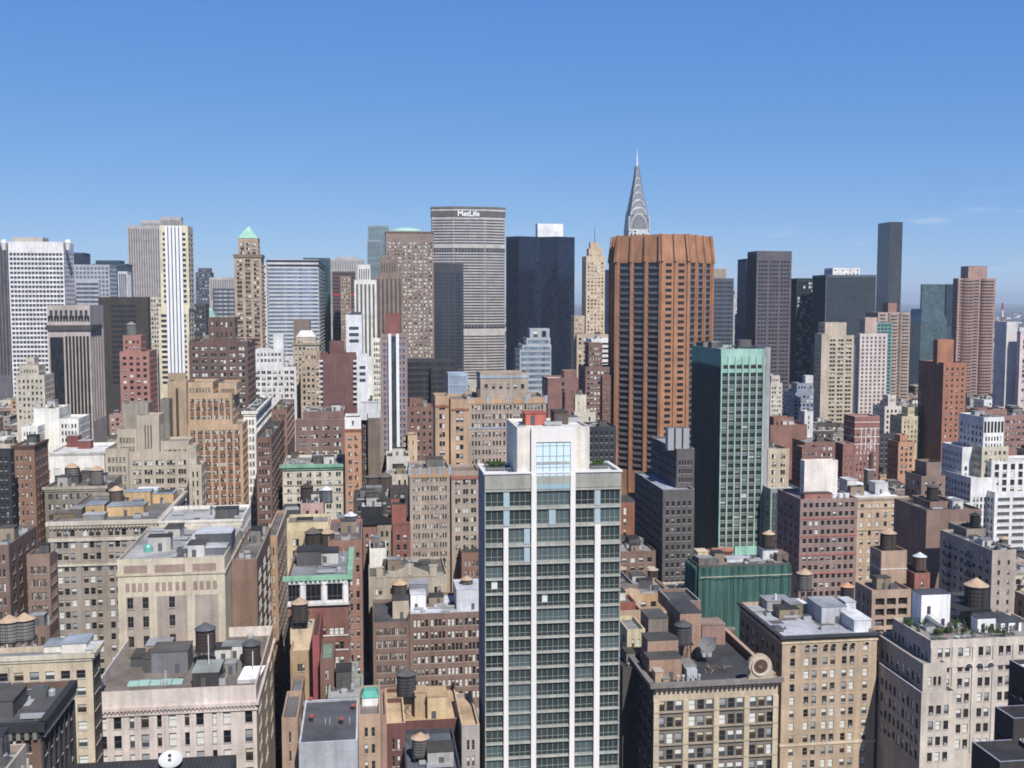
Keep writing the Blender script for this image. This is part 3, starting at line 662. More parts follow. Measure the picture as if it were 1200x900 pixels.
def faceted():
    Y = 1140; b = new_building('navy facets', 'tall faceted navy glass tower with a white box on its roof', Y, yb=440)
    z1 = at(640, 277, Y)[2]; X = lambda px, y: xof(px, y, z1)
    po = [(X(593, Y + 12), Y + 12), (X(608, Y), Y), (X(634, Y + 11), Y + 11), (X(654, Y), Y), (X(673.5, Y + 12), Y + 12), (X(672, Y + 40), Y + 40), (X(596, Y + 40), Y + 40)]
    mass(b, po, 0, z1, S(kind='ribbon', m=.05, fh=400, wh=300, top=.8, glass=gl_b('26324a', 1.5, 3.8, metal=.45, rough=.1, var=.6, line=.1, lh='323e58')), '27304a', '33363c'); finish(b)
    x0, _, z = at(630, 262, Y + 12); bulkhead(b, x0, xof(660, Y + 12, z), Y + 12, Y + 26, z1, z, 'f2f0f0', 'e0dedd', False, 'plant_box')
faceted()
B(1250, 'navy sliver', 'navy glass sliver between the gothic tower and the orange brown tower', [(708, 724, 316, 0, 25)], '2c3858', S(kind='strip', n=6, p=.2, glass=gl_b('27365a')), yb=390)
B(1000, 'gold deco', 'slim honey coloured gothic tower with a crown and antenna mast', [(687, 709, 300, 0, ('x', 682)), (690, 706, 291, 2, 10), (692, 702, 284, 3.5, 7)], 'dcbb8e', S(n=5, g=1, p=.5, fh=3.5, wh=1.9, top=6, mix=(2, 2, 4, 3, 2, 2, 0)), side=S(n=4, g=1, p=.6, top=6), yb=390)
def mast(key, px, py0, py1, Y, r, col, name='antenna_mast'):
    x, y, z1 = at(px, py1, Y); z0 = at(px, py0, Y)[2]; m = M(); m.lathe(x, y, [(r, z0), (r * .3, z1)], 6, surf(col, 'metal')); m.build(name, BLD[key].t)
mast('gold deco', 697, 286, 264, 1006, .5, '6a6a70')
def spire():
    Y = 1335; b = new_building('needle spire', 'silver needle spire of stacked arches and triangular windows behind the orange brown tower', Y, yb=272)
    cx, _, _ = at(749, 260, Y); z = lambda py: at(749, py, Y)[2]; w = lambda px: px / F * Y * .97
    st, dk, lt = surf('84858d', 'metal'), plain('spire_shadow', (.05, .055, .07), .3), surf('bcbcc2', 'metal')  # dk is the dark of the triangular windows
    cyy = Y + w(26) / 2; base = w(26) / 2; sqr = lambda h: [(cx - h, cyy - h), (cx + h, cyy - h), (cx + h, cyy + h), (cx - h, cyy + h)]
    mass(b, sqr(base), 0, z(268), S(n=5, g=1, p=.4, fh=3.6), 'd9d6d4', '8a8a8e'); finish(b)
    lv = [(268, 12.0), (252, 11.2), (243, 9.2), (234, 7.5), (225, 6.0), (216, 4.5), (208, 3.2), (200, 2.2), (193, 1.4)]
    for i in range(len(lv) - 1):
        (pa, ra), (pb, rb) = lv[i], lv[i + 1]; m = M(); ra, rb = w(ra), w(rb); za, zb = z(pa) - .2, z(pb)
        m.frustum(sqr(ra), za, sqr(rb), zb, st)
        # arched dormer gables on each face with dark triangular windows, paler rims
        for f in range(4):
            def P(u, zz, off, f=f):
                r0 = ra + (rb - ra) * min(1, max(0, (zz - za) / (zb - za))); a = (u, -(r0 + off)); c, s_ = (1, 0, -1, 0)[f], (0, 1, 0, -1)[f]
                return (cx + a[0] * c - a[1] * s_, cyy + a[0] * s_ + a[1] * c, zz)
            hw = ra * .92; hh = (zb - za) * 1.15; k = 12
            arc = [(hw * cos(pi - pi * j / k), za + hh * sin(pi * j / k)) for j in range(k + 1)]
            m.q([P(u, q, .9 + .3 * (i == 0)) for u, q in arc], lt)
            m.q([P(u * .92, za + (q - za) * .90, 1.0 + .3 * (i == 0)) for u, q in arc], st)
            nt_ = max(3, 6 - i // 2)
            for j in range(nt_):
                t = pi * (j + .5) / nt_; u0, q0 = hw * .72 * cos(pi - t), za + hh * .70 * sin(t); s2 = hw / nt_ * .5
                m.q([P(u0 - s2, q0 - s2 * .8, 1.12 + .3 * (i == 0)), P(u0 + s2, q0 - s2 * .8, 1.12 + .3 * (i == 0)), P(u0 * .92, q0 + s2 * 1.3, 1.12 + .3 * (i == 0))], dk)
        m.build('arched_tier', b.t)
    m = M(); m.lathe(cx, cyy, [(w(1.7), z(196)), (w(1.0), z(186)), (w(.35), z(176)), (.1, z(172))], 8, surf('e6e6ea', 'metal')); m.build('needle', b.t)
    for sx in (-1, 1):
        m = M(); x = cx + sx * w(12.6); m.lathe(x, cyy - base, [(w(1.3), z(271)), (w(1.2), z(256)), (w(.5), z(253))], 8, lt); m.build('corner_urn', b.t)
spire()
def orange_tower():
    Y = 612; b = new_building('orange tower', 'big orange brown brick tower turned diagonally with a flared ribbed crown', Y, yb=640)
    k = Y / F * 1.0; zt = at(770, 274, Y)[2]; zc = at(770, 304, Y)[2]
    XA, XB = xof(776, Y, zc), xof(806.5, Y, zc)
    s = .7071; Lw = 31.5; n = XB - XA
    p = [(XA, Y), (XB, Y), (XB + Lw * s, Y + Lw * s), (XB + Lw * s, Y + Lw * s + n), (XB, Y + 2 * Lw * s + n), (XA, Y + 2 * Lw * s + n), (XA - Lw * s, Y + Lw * s + n), (XA - Lw * s, Y + Lw * s)]
    col = 'bb7b48'; g = gl_b('22252e', 1.5, 3.7, var=.6)
    b.wm = M(); wall = surf(col); b.poly = p; b.t = thing('building', ((XA + XB) / 2, Y + 25, 0), b.label, 'building')
    gs = S(n=3, g=1, p=.27, m=.9, fh=3.72, wh=2.35, top=1.6, rec=.7, sp='6f6a72', glass=g); ch = S(n=2, g=1, p=.52, m=0.2, fh=3.72, wh=1.9, top=2.2, rec=.5, glass=g)
    zcut = at(770, 560, Y)[2]
    fs = []
    for i in range(8):
        a, c = p[i], p[(i + 1) % 8]; fs.append(Face(b, a, c, 0, zc, (ch if i % 2 == 0 else gs) if visible(a, c) else BLANK, wall, 2, zcut))
    b.tiers.append(dict(poly=p, z0=0, z1=zc, roof=zc, faces=fs)); b.wm.build('wall', b.t); finish(b)
    # crown: battered ring of ribs
    top = inset(p, 1.6); m = M(); m.frustum(p, zc, top, zt, wall); m.build('crown', b.t)
    m = M(); m.q([(*q, zt - .0 + .02) for q in inset(top, .4)], surf('6a5a50', 'roof')); m.build('roof', b.t)
    for i in (7, 0, 1, 6, 2):
        a, c = p[i], p[(i + 1) % 8]; A, C = top[i], top[(i + 1) % 8]; nn = 4 if i % 2 else 3
        for j in range(nn):
            u = (j + (0 if nn > 1 else .5)) / (nn - 1) if nn > 1 else .5; f = fs[i]; L_ = f.w
            if nn == 4: u = (.9 + (L_ - 1.8) * j / 3) / L_
            x0, y0 = a[0] + (c[0] - a[0]) * u, a[1] + (c[1] - a[1]) * u; x1, y1 = A[0] + (C[0] - A[0]) * u, A[1] + (C[1] - A[1]) * u; hw = .62; d = f.d; nrm = f.n; rb = M()
            lo = [(x0 - d[0] * hw, y0 - d[1] * hw), (x0 + d[0] * hw, y0 + d[1] * hw)]; o = 1.7
            hi = [(x1 - d[0] * hw * 1.9, y1 - d[1] * hw * 1.9), (x1 + d[0] * hw * .2, y1 + d[1] * hw * .2)]
            P0 = [(q[0] + nrm[0] * o, q[1] + nrm[1] * o, zc - 1) for q in lo]; P1 = [(q[0] + nrm[0] * 1.3, q[1] + nrm[1] * 1.3, zt + .25) for q in hi]
            B0 = [(*q, zc - 1) for q in lo]; B1 = [(*q, zt - .2) for q in hi]
            rb.q([P0[0], P0[1], P1[1], P1[0]], wall); rb.q([B0[0], P0[0], P1[0], B1[0]], wall); rb.q([P0[1], B0[1], B1[1], P1[1]], wall); rb.q([B0[0], B0[1], P0[1], P0[0]], wall); rb.build('crown_rib', b.t)
            ps = M(); f.slab(ps, u * L_ - hw, u * L_ + hw, 12, zc - 1.02, .88, wall); ps.build('pier', b.t)
orange_tower()
B(900, 'slate ribbon', 'slate ribbon office slab right of the orange brown tower', [(836, 860, 326, 0, 30), (836, 851, 315, 4, 20, dict(col='a99482', st=BLANK))], '5d6270', S(kind='ribbon', fh=3.8, wh=2.2, top=3, glass=gl_b('3c424e', 2)), yb=400)
B(1400, 'pale pair', 'tiny pale stone tower far off between dark slabs', [(860, 869, 345, 0, 20), (861, 866, 341, 2, 8)], 'c9c2c0', S(n=4, g=1, p=.5), yb=400)
B(1050, 'low dark', 'low dark block between the slate slab and the black tower', [(869, 886, 369, 0, 20)], '3a3e48', S(n=6, g=1, p=.3), yb=400)
B(990, 'navy backing', 'navy slab peeping out left of the black tower', [(875, 888, 303, 0, 25)], '36426a', S(kind='strip', n=4, p=.2, glass=gl_b('2b3765')), yb=380)
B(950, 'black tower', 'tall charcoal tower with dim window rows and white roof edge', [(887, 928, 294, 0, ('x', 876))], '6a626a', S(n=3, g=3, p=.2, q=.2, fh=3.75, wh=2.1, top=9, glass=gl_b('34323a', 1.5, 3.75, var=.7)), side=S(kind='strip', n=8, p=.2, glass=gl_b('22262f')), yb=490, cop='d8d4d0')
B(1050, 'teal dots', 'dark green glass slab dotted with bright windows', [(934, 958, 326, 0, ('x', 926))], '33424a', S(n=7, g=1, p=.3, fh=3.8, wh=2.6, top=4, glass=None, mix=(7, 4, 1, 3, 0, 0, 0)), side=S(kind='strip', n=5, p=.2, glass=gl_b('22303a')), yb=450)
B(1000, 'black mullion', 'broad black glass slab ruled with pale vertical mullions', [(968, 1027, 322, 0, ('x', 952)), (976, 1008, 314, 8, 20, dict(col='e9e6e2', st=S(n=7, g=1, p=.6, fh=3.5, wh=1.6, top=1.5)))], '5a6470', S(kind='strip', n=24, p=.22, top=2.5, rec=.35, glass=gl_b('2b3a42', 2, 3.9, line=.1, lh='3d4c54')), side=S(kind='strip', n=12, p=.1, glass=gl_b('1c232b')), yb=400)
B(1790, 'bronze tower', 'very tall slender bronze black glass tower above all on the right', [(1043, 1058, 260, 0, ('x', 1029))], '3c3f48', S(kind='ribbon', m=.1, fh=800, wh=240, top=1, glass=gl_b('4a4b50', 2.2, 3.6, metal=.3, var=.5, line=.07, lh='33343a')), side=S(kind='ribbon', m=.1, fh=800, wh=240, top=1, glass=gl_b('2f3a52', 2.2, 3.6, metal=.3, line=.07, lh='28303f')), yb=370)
def un_hotel():
    B(1400, 'teal wedge', 'blue green glass tower with a sloped skirt base', [(1081, 1108, 333, 0, ('x', 1079))], '5d7074', S(kind='ribbon', m=.1, fh=800, wh=200, top=1, glass=gl_b('50686f', 2, 3.6, metal=.25, line=.1, lh='3c5a66')), yb=400)
    b = BLD['teal wedge']; z1, z0 = at(1090, 362, 1400)[2], at(1090, 378, 1400)[2]; x0, x1, xa = xof(1081, 1400, z1), xof(1108, 1400, z1), xof(1074, 1400, z0)
    m = M(); g = gl_b('50686f', 2, 3.6, metal=.25, line=.1, lh='3c5a66')
    m.frustum([(xa, 1388), (x1 - 4, 1388), (x1 - 4, 1430), (xa, 1430)], z0, [(x0, 1399.5), (x1 - 4, 1399.5), (x1 - 4, 1430), (x0, 1430)], z1, g); m.box(xa, x1 - 4, 1388, 1430, 0, z0, g); m.build('sloped_skirt', b.t)
un_hotel()
B(1450, 'teal twin', 'dark glass slab half hidden by the brown twin bayed tower', [(1110, 1127, 333, 0, 25)], '3b5060', S(kind='strip', n=6, p=.1, glass=gl_b('2f4858', metal=.2)), yb=380)
def bayed(Y, key, label, xl, xr, yt, dep, col, bays, st, yb, **kw):
    """a tower whose front swells into rounded bays"""
    b = B(Y, key, label, [(xl, xr, yt, 0, dep)], col, st, yb=yb, **kw); T = b.tiers[0]; (x0, y0), (x1, _) = T['poly'][:2]
    for (a, c) in bays:
        xa, xb = x0 + (x1 - x0) * a, x0 + (x1 - x0) * c; r = (xb - xa) / 2; cx = (xa + xb) / 2; n = 7
        pl = [(cx - r * cos(pi * i / n), y0 + .05 - r * .62 * sin(pi * i / n)) for i in range(n + 1)]
        b.wm = M(); bst = S(kind='ribbon', m=.15, fh=st['fh'], wh=st['wh'], top=2, rec=.5, glass=st['glass'] or GLASS[1])
        zc = at(600, yb, y0)[2] - 6
        for i in range(n): Face(b, pl[i], pl[i + 1], 0, T['z1'] - .6, bst if visible(pl[i], pl[i + 1]) else BLANK, surf(col), 2, zc)
        b.wm.q([(*q, T['z1'] - .6) for q in pl], surf(col)); b.wm.build('bay', b.t)
        finish(b, 60)
    return b
bayed(1000, 'brown bays', 'rose brown apartment tower with rounded balcony bays and a boxy crown', 1123, 1167, 326, ('x', 1117), 'b0887a', [(.12, .42), (.6, .95)], S(n=5, g=1, p=.35, fh=3.1, wh=1.5, top=2, glass=gl_b('3c3438', 1.5, 3.1)), 470)
def crown_on(key, xl, xr, yt, dy, dep, col): 
    b = BLD[key]; y = b.Y + dy; x0, _, z1 = at(xl, yt, y); bulkhead(b, x0, xof(xr, y, z1), y, y + dep, b.tiers[0]['roof'], z1, col, '6a6058', False, 'plant_box')
crown_on('brown bays', 1135, 1157, 312, 5, 14, 'b58a7a')
bayed(900, 'banded balconies', 'rose apartment tower of curved balcony bands with a brick lift box', 1029, 1067, 366, 24, 'b99c8c', [(.3, .62), (.66, .98)], S(n=4, g=1, p=.3, fh=3.05, wh=1.5, top=2, glass=gl_b('4c4644', 1.5, 3.05)), 470)
crown_on('banded balconies', 1041, 1051, 355, 5, 10, 'b07a68')
B(870, 'teal strip', 'narrow dark teal glass strip tower beside the pink white tower', [(1027, 1046, 378, 0, 18)], '6fa09a', S(n=4, g=1, p=.2, fh=3.1, wh=2, top=1.5, glass=gl_b('2f5a58', 1.5, 3.1)), yb=460)
B(800, 'pink white', 'pinkish white apartment tower of slim window columns with a blank lift tower', [(1008, 1040, 391, 0, ('x', 1003)), (1014, 1028, 372, 3, 10, dict(st=BLANK, col='c9aa98'))], 'dcc9c0', S(n=6, g=1, p=.5, fh=3.1, wh=1.9, top=2.5, glass=gl_b('6a5e5e', 2, 3.1)), side=S(n=4, g=1, p=.4, fh=3.1), yb=520)
B(750, 'cream slab', 'cream apartment slab with balcony recesses and a boxed top', [(970, 1001, 393, 0, ('x', 955)), (967, 992, 378, 6, 12, dict(st=BLANK)), (963, 971, 391, -2, 12, dict(g=1, st=BLANK))], 'c9b699', S(n=3, g=2, p=.3, fh=3.1, wh=1.6, top=3, rec=.8), side=S(n=4, g=1, p=.4, fh=3.1, wh=1.7), yb=500)
B(820, 'blue stepped', 'small stepped blue grey building in the shade of the black tower', [(930, 955, 460, 0, 20), (934, 953, 449, 3, 12), (944, 953, 440, 5, 6, dict(st=BLANK, col='d8d6d8'))], '8f9ab0', S(n=5, g=1, p=.45, fh=3.4, wh=1.9), yb=490)  # the shade's blue cast is put into the wall colour
B(600, 'rust tower', 'rust orange brick tower with a dark left flank and a slab on top', [(1106, 1133, 425, 0, ('x', 1077)), (1099, 1118, 398, 6, ('x', 1094), dict(st=BLANK))], 'b8704a', S(n=4, g=1, p=.65, fh=3.4, wh=1.7, top=3, mix=(3, 3, 1, 1, 1, 1, 0)), side=S(kind='grid', cols=[(.04, .12)], fh=3.4, wh=1.6, wallc='94614a'), yb=540)  # left flank brick coloured darker to show it unlit
B(640, 'lilac slab', 'smooth lilac white apartment slab edge at the right picture edge', [(1180, 1193, 377, 0, ('x', 1166))], 'dad3d0', BLANK, side=BLANK, yb=475)
B(630, 'pink slab', 'pale pink slab behind the lilac one at the picture edge', [(1196, 1235, 388, 0, ('x', 1192))], 'e0c3c0', S(n=5, g=1, p=.6, fh=3.1), side=BLANK, yb=480)
# ================================================================ the middle distance
LOFT = dict(n=5, g=3, p=.18, fh=3.9, wh=2.3, top=3)
APT = dict(n=7, g=1, p=.52, fh=3.2, wh=1.65, top=2.4)
PAIR = dict(n=6, g=2, p=.36, fh=3.6, wh=2.0, top=2.8)
def s_(base, **k): d = dict(DEF); d.update(base); d.update(k); return d
SIDE = S(n=-6, g=1, p=.7, fh=3.7, wh=1.8, top=4)
# --- left
B(600, 'cream steps', 'cream stepped stone building at far left below the white grid tower', [(18, 52, 440, 0, 18), (22, 45, 428, 3, 12), (30, 40, 419, 5, 8)], 'cdbfa6', S(**{**APT, 'n': 6}), yb=470, cl=1)
B(560, 'white block', 'plain white block with a lower windowed wing at the left', [(39, 69, 479, 6, 20, dict(st=BLANK)), (69, 92, 491, 0, 22, dict(g=1)), (25, 44, 500, -6, 16, dict(g=1))], 'efe9dd', S(n=5, g=1, p=.45, fh=3.6, wh=1.9), yb=520, roof='d8d4cc', cl=.6)
B(470, 'white arcade', 'low white stone hall with a pale roof and tall arched openings', [(58, 122, 530, 0, 30)], 'e9e3d6', S(n=5, g=1, p=.45, fh=8, wh=6, top=7), yb=562, roof='e2e0dd', cornice=(.8, .5, 'd9d3c6'), side=SIDE)
for xl, xr, yt in ((91, 106, 517), (78, 92, 511)):
    b = BLD['white arcade']; x0, y0, z = at(xl, yt, 486 if yt > 514 else 492); bulkhead(b, x0, xof(xr, y0, z), y0, y0 + 5, b.tiers[0]['roof'], z, '8f4a40', 'a9a6a2', False, 'plant_box')
B(400, 'rust corner', 'rust brown corner apartment house with a dark flank at the left edge', [(14, 40, 522, 0, ('x', 56))], '9b7055', S(n=4, g=1, p=.6, fh=3.3, wh=1.7, top=4), yb=625, side=S(n=4, g=1, p=.65, fh=3.3, wh=1.7, top=4), roof='b9b6b0', cl=1, cornice=(.8, .4, '6f5040'))
B(385, 'black left', 'dark brick slab in shade at the left edge below the rust brown house', [(-40, 12, 528, 0, 4)], '3a3a40', S(**{**APT, 'n': 8}, mix=(6, 3, 0, 0, .3, .8, 0)), yb=640, side=S(mix=(6, 3, 0, 0, .3, .8, 0), n=3, g=1, p=.6), cl=1)  # near-black wall colour has the shade painted in
B(440, 'tan terraces', 'tan stone office block with terraces and a slotted tower', [(151, 222, 530, 0, 22), (123, 150, 526, 2, 20, dict(g=1)), (160, 186, 487, 4, 12, dict(st=S(kind='strip', n=3, p=.6, m=2.6, top=4, glass=GLASS[2]))), (143, 173, 473, 14, 12, dict(st=BLANK, col='a39684', g=1)), (137, 160, 503, 3, 14, dict(g=1)), (188, 221, 517, 3, 14), (188, 198, 468, 16, 8, dict(st=BLANK, col='8a8074', g=1))], 'c3b096', S(n=5, g=3, p=.3, fh=3.7, wh=2, top=3.5), yb=580, cl=.6, roof='8d857a')
B(480, 'tan ziggurat', 'tall tan brick ziggurat with rusty window strips stepping down to the right', [(219, 284, 498, 0, ('x', 290)), (219, 272, 461, 1.5, 26), (219, 249, 448, 3, 20, dict(on=1)), (256, 277, 449, 6, 20, dict(on=1))], 'cba478', S(n=7, g=3, p=.32, q=.12, fh=3.55, wh=1.75, top=2.6, sp='9a6247', mix=(3, 2, 4, 4, 3, 2, 0)), side=S(n=3, g=2, p=.5, fh=3.55, wh=1.75, top=3), yb=612, roof='9a8a76')
B(478, 'tan slab', 'plain tan brick slab with one dark slot under the striped tower', [(196, 218, 447, 0, 14)], 'bf9d78', S(kind='strip', n=1, p=.84, top=3, glass=GLASS[2]), yb=520)
B(418, 'tan buttress', 'stepped tan stone flank against the foot of the tan ziggurat', [(221, 236, 545, 0, 12), (221, 230, 522, 3, 8)], 'cab698', S(n=2, g=1, p=.6, fh=3.6), yb=605)
B(500, 'white flank', 'tall white building with a long corniced flank right of the tan ziggurat', [(285, 300, 482, 0, ('x', 318))], 'f0ece4', S(n=3, g=2, p=.35, fh=3.9, wh=2.2, top=4), side=S(n=10, g=2, p=.35, fh=3.9, wh=2.3, top=4, sill=.3, wcol='d9d4c8'), yb=610, cornice=(1.2, .8, 'e9e4d8'), cl=1)
B(455, 'brown flank low', 'dark brown loft with a windowed flank beside the white corniced flank', [(300, 318, 512, 0, ('x', 333))], '84604f', S(n=4, g=1, p=.4), side=S(n=8, g=1, p=.5, fh=3.6, wh=1.8), yb=600, cl=1)
B(560, 'striped flank', 'red brick block with a white banded flank behind the dark brown loft', [(318, 336, 480, 0, ('x', 345))], '9c7062', S(n=5, g=1, p=.5), side=S(kind='ribbon', fh=3.6, wh=1.7, top=3, glass=gl_b('e0d8cc', 2, 3.6)), yb=510, cl=1)
# --- centre left
B(700, 'white steps', 'white stepped loft building left of the hipped pavilion', [(297, 347, 430, 0, 22), (299, 331, 409, 3, 14), (320, 332, 392, 5, 8, dict(st=BLANK))], 'e2dedd', S(n=7, g=2, p=.35), yb=470, cl=1)
B(770, 'dark box', 'dark tan brick box above the hipped pavilion', [(344, 363, 375, 0, 14)], '8a7767', BLANK, yb=395)
B(720, 'hip pavilion', 'ornate beige tower topped by a pale hipped pavilion', [(343, 374, 402, 0, 20), (347, 370, 395, 2, 14)], 'bda98f', S(n=6, g=1, p=.5, fh=3.6, wh=2), yb=480, cornice=(1.4, .7, 'a59077'))
hiproof('hip pavilion', 1, 4.2, 'd9d2cb', .55)
B(690, 'tan ornate', 'narrow tan building with ornate top left of the maroon slab', [(352, 376, 425, 0, 20), (356, 372, 412, 3, 12)], 'c2a684', S(n=4, g=1, p=.5), yb=480, cl=1)
B(560, 'maroon slab', 'blank maroon brick slab with balconies on its edges', [(375, 417, 415, 0, 20), (386, 403, 400, 4, 10)], '80554f', BLANK, yb=480, side=S(n=3, g=1, p=.4, fh=3), roof='6a5a58')
def balconies(key, xs, y0p, y1p, n, col):
    b = BLD[key]; Y = b.Y
    for px in xs:
        for i in range(n):
            x, y, z = at(px, y0p + (y1p - y0p) * i / n, Y); m = M(); m.box(x - 1.1, x + 1.1, Y - 1.0, Y + .2, z - .1, z + .1, surf(col)); m.box(x - 1.1, x + 1.1, Y - 1.0, Y - .9, z + .1, z + 1, surf('d5d5d8')); m.build('balcony', b.t)
balconies('maroon slab', (376, 416.5), 424, 478, 9, 'a89a96')
B(730, 'white modern', 'white modern slab with dark slots near its top', [(405, 424, 369, 0, ('x', 427)), (418, 431, 415, -8, 10, dict(g=1))], 'e3e4e8', S(n=1, g=1, p=.3, fh=4.3, wh=2.2, top=8, skip=(3, 4, 5, 6, 7, 8, 9, 10, 11), glass=GLASS[1]), yb=440, side=BLANK)
B(640, 'cream narrow', 'narrow cream gridded tower left of the maroon crowned tower', [(436, 447, 397, 0, 14)], 'ebe3ca', S(n=3, g=1, p=.4, fh=3.4, wh=2, top=2), yb=470)
def crowned():
    b = B(520, 'maroon crown', 'slim apartment tower with white centre stripes and a maroon crown', [(446, 477, 397, 0, 15), (446, 478, 391, 1.5, 10), (452, 469, 367, 3, 9, dict(st=BLANK, col='96584f'))], 'a58783', S(n=6, g=1, p=.35, fh=3.05, wh=1.9, top=2, frame='8fa3c8', glass=gl_b('4a5672', 1.5, 3.05)), yb=535, side=S(n=3, g=1, p=.4, fh=3.05))
    z1, z0 = at(460, 394, 520)[2], at(460, 530, 520)[2]; X = lambda px: xof(px, 519, z1)
    m = M(); m.box(X(455), X(467.5), 519.4, 520.5, z0, z1, gl_b('3f4656', 2, 3.05)); m.build('window_strip', b.t)
    for a, c in ((455, 458.3), (464, 467.5)):
        m = M(); m.box(X(a), X(c), 518.6, 519.35, z0 - 2, z1 + 1.2, surf('efecec', 'panel')); m.build('fin', b.t)
crowned()
B(505, 'brown pairs', 'reddish brown loft with paired windows and a cream roof edge', [(355, 403, 482, 4, 22), (346, 404, 492, 0, 4.4, dict(g=1))], '8f6c60', S(n=4, g=3, p=.4, fh=3.8, wh=1.9, top=3.2, mix=(2, 1, 2, 4, 2, 4, 0)), yb=535, cop='d9ccb4', cl=1)
B(470, 'orange shaft', 'slender orange brick shaft with a white blank cap', [(404, 423, 503, 0, 16), (404, 423, 489, .3, 15.4, dict(st=S(n=1, g=1, p=.85, fh=3, wh=2, top=1.6, skip=tuple(range(1, 9))), col='ece8e4'))], 'cf8d60', S(n=2, g=2, p=.45, fh=3.5, wh=1.8, top=3.2, mix=(4, 2, 2, 2, 1, 1, 0)), yb=615, cornice=(.7, .4, 'a8653f'))
B(492, 'grey blank', 'windowless grey brown brick slab carrying white louvred boxes', [(431, 446, 490, 0, 20)], '83705f', BLANK, yb=555, side=S(n=3, g=1, p=.5))
for i, (a, c) in enumerate(((423, 430), (431, 445))):
    b = BLD['grey blank']; x0, y0, z = at(a, 472, 494); bulkhead(b, x0, xof(c, y0, z), y0, y0 + 6, b.tiers[0]['roof'], z, 'dcdcdf', 'c9c9cc', False, 'louvred_box')
B(496, 'fire escape', 'dark brick house with fire escapes between the orange shaft and the blank slab', [(423, 431, 488, 0, 14)], '55483f', S(n=2, g=1, p=.5, fh=3.3), yb=560)
B(475, 'green cornice', 'pale stone block with a green copper cornice and arched loggia', [(331, 404, 545, 0, 30)], 'd6ccb6', S(n=6, g=2, p=.5, fh=3.6, wh=1.9, top=3.6, frame='8a857a', po=.25, pf=.35), yb=615, roof='8f9296', cornice=(1.3, 1.2, '78b894'), cl=1.4, side=S(n=6, g=2, p=.4))
bandring(BLD['green cornice'], 0, 562, .6, .35, 'b5aa92'); bandring(BLD['green cornice'], 0, 571, .5, .3, 'c0b59d')
def blue_tan():
    b = B(410, 'tan wings', 'big grey tan apartment block with orange and blue trimmed wings and light courts', [
        (549, 640, 466, 0, 22), (563, 619, 437, 3, 14, dict(st=S(n=6, g=1, p=.55, fh=3.5, wh=1.9, top=4.5))),
        (510, 526, 464, -4, 14, dict(g=1, col='c79c70', st=S(n=1, g=2, p=.4, fh=3.5, wh=1.9, top=3.5))),
        (528, 549, 468, -4, 24, dict(g=1, col='c79c70', st=S(n=1, g=2, p=.45, fh=3.5, wh=1.9, top=3.5))),
        (480, 527, 549, -22, 18, dict(g=1, st=S(n=4, g=3, p=.25, q=.5, fh=3.5, wh=1.9, top=3.2))),
        (529, 562, 552, -20, 16, dict(g=1, st=S(n=3, g=2, p=.35, fh=3.5, wh=1.9, top=3.4)))],
        'b39c86', S(n=7, g=3, p=.22, q=.5, fh=3.5, wh=1.9, top=3), yb=640, roof='84776a', side=SIDE)
    for ti, py, h, c in ((0, 468, 1.6, 'c99a66'), (0, 500, .6, '9fb2c4'), (2, 474, .8, 'a9644a'), (3, 478, .8, 'a9644a'), (4, 553, 1.4, 'c99a66'), (5, 556, 1.4, 'b0684c'), (1, 440, 1.0, '9fb0c0')): bandring(b, ti, py, h, .2, c, 'trim_course')
    for ti in (0, 4):
        T = b.tiers[ti]; (x0, y0), (x1, _) = T['poly'][:2]
        for i in range(5):
            x = x0 + (x1 - x0) * i / 4; m = M(); m.box(x - .5, x + .5, y0 - .22, y0 - .003, T['z1'] - 2.6, T['z1'] + .5, surf('a3b1c0')); m.build('blue_corner', b.t)
    clutter(b, 0, 1, 3); clutter(b, 4, 1, 4, 2)
blue_tan()
B(720, 'dark louvre', 'long low black block of lit white floor slabs below the smoke glass tower', [(477, 534, 422, 0, 22), (505, 536, 431, -6, 6, dict(g=1))], '46444a', S(kind='ribbon', fh=4, wh=2.6, top=2, m=.3, glass=gl_b('3a3a40', 2, 4)), yb=470)
B(560, 'blue tent', 'small pale blue metal plant house on a low roof left of the tan wings', [(525, 548, 437, 0, 10)], '9fb4c8', S(n=5, g=1, p=.3, fh=5, wh=3, top=2, glass=gl_b('8aa4bc')), yb=456, roof='a8bccc')
B(575, 'rust low', 'rust red low house with a tan shed roof right of the maroon crowned tower', [(478, 509, 477, 0, 18), (480, 496, 468, 4, 10)], '94685a', S(n=4, g=1, p=.6), yb=520, roof='8b5a4e', cl=1)
B(520, 'tan shed', 'small tan box house at the foot of the maroon crowned tower', [(473, 489, 510, 0, 12)], 'd0b184', S(n=2, g=1, p=.8), yb=530)
B(500, 'garage front', 'white garage front with a black doorway below the maroon crowned tower', [(453, 480, 535, 0, 18)], 'd8d2c8', S(n=1, g=1, p=.4, fh=8, wh=5, top=3.5, skip=(1, 2, 3, 4), glass=plain('dark_doorway', (.02, .02, .022), .8)), yb=560, cl=1)
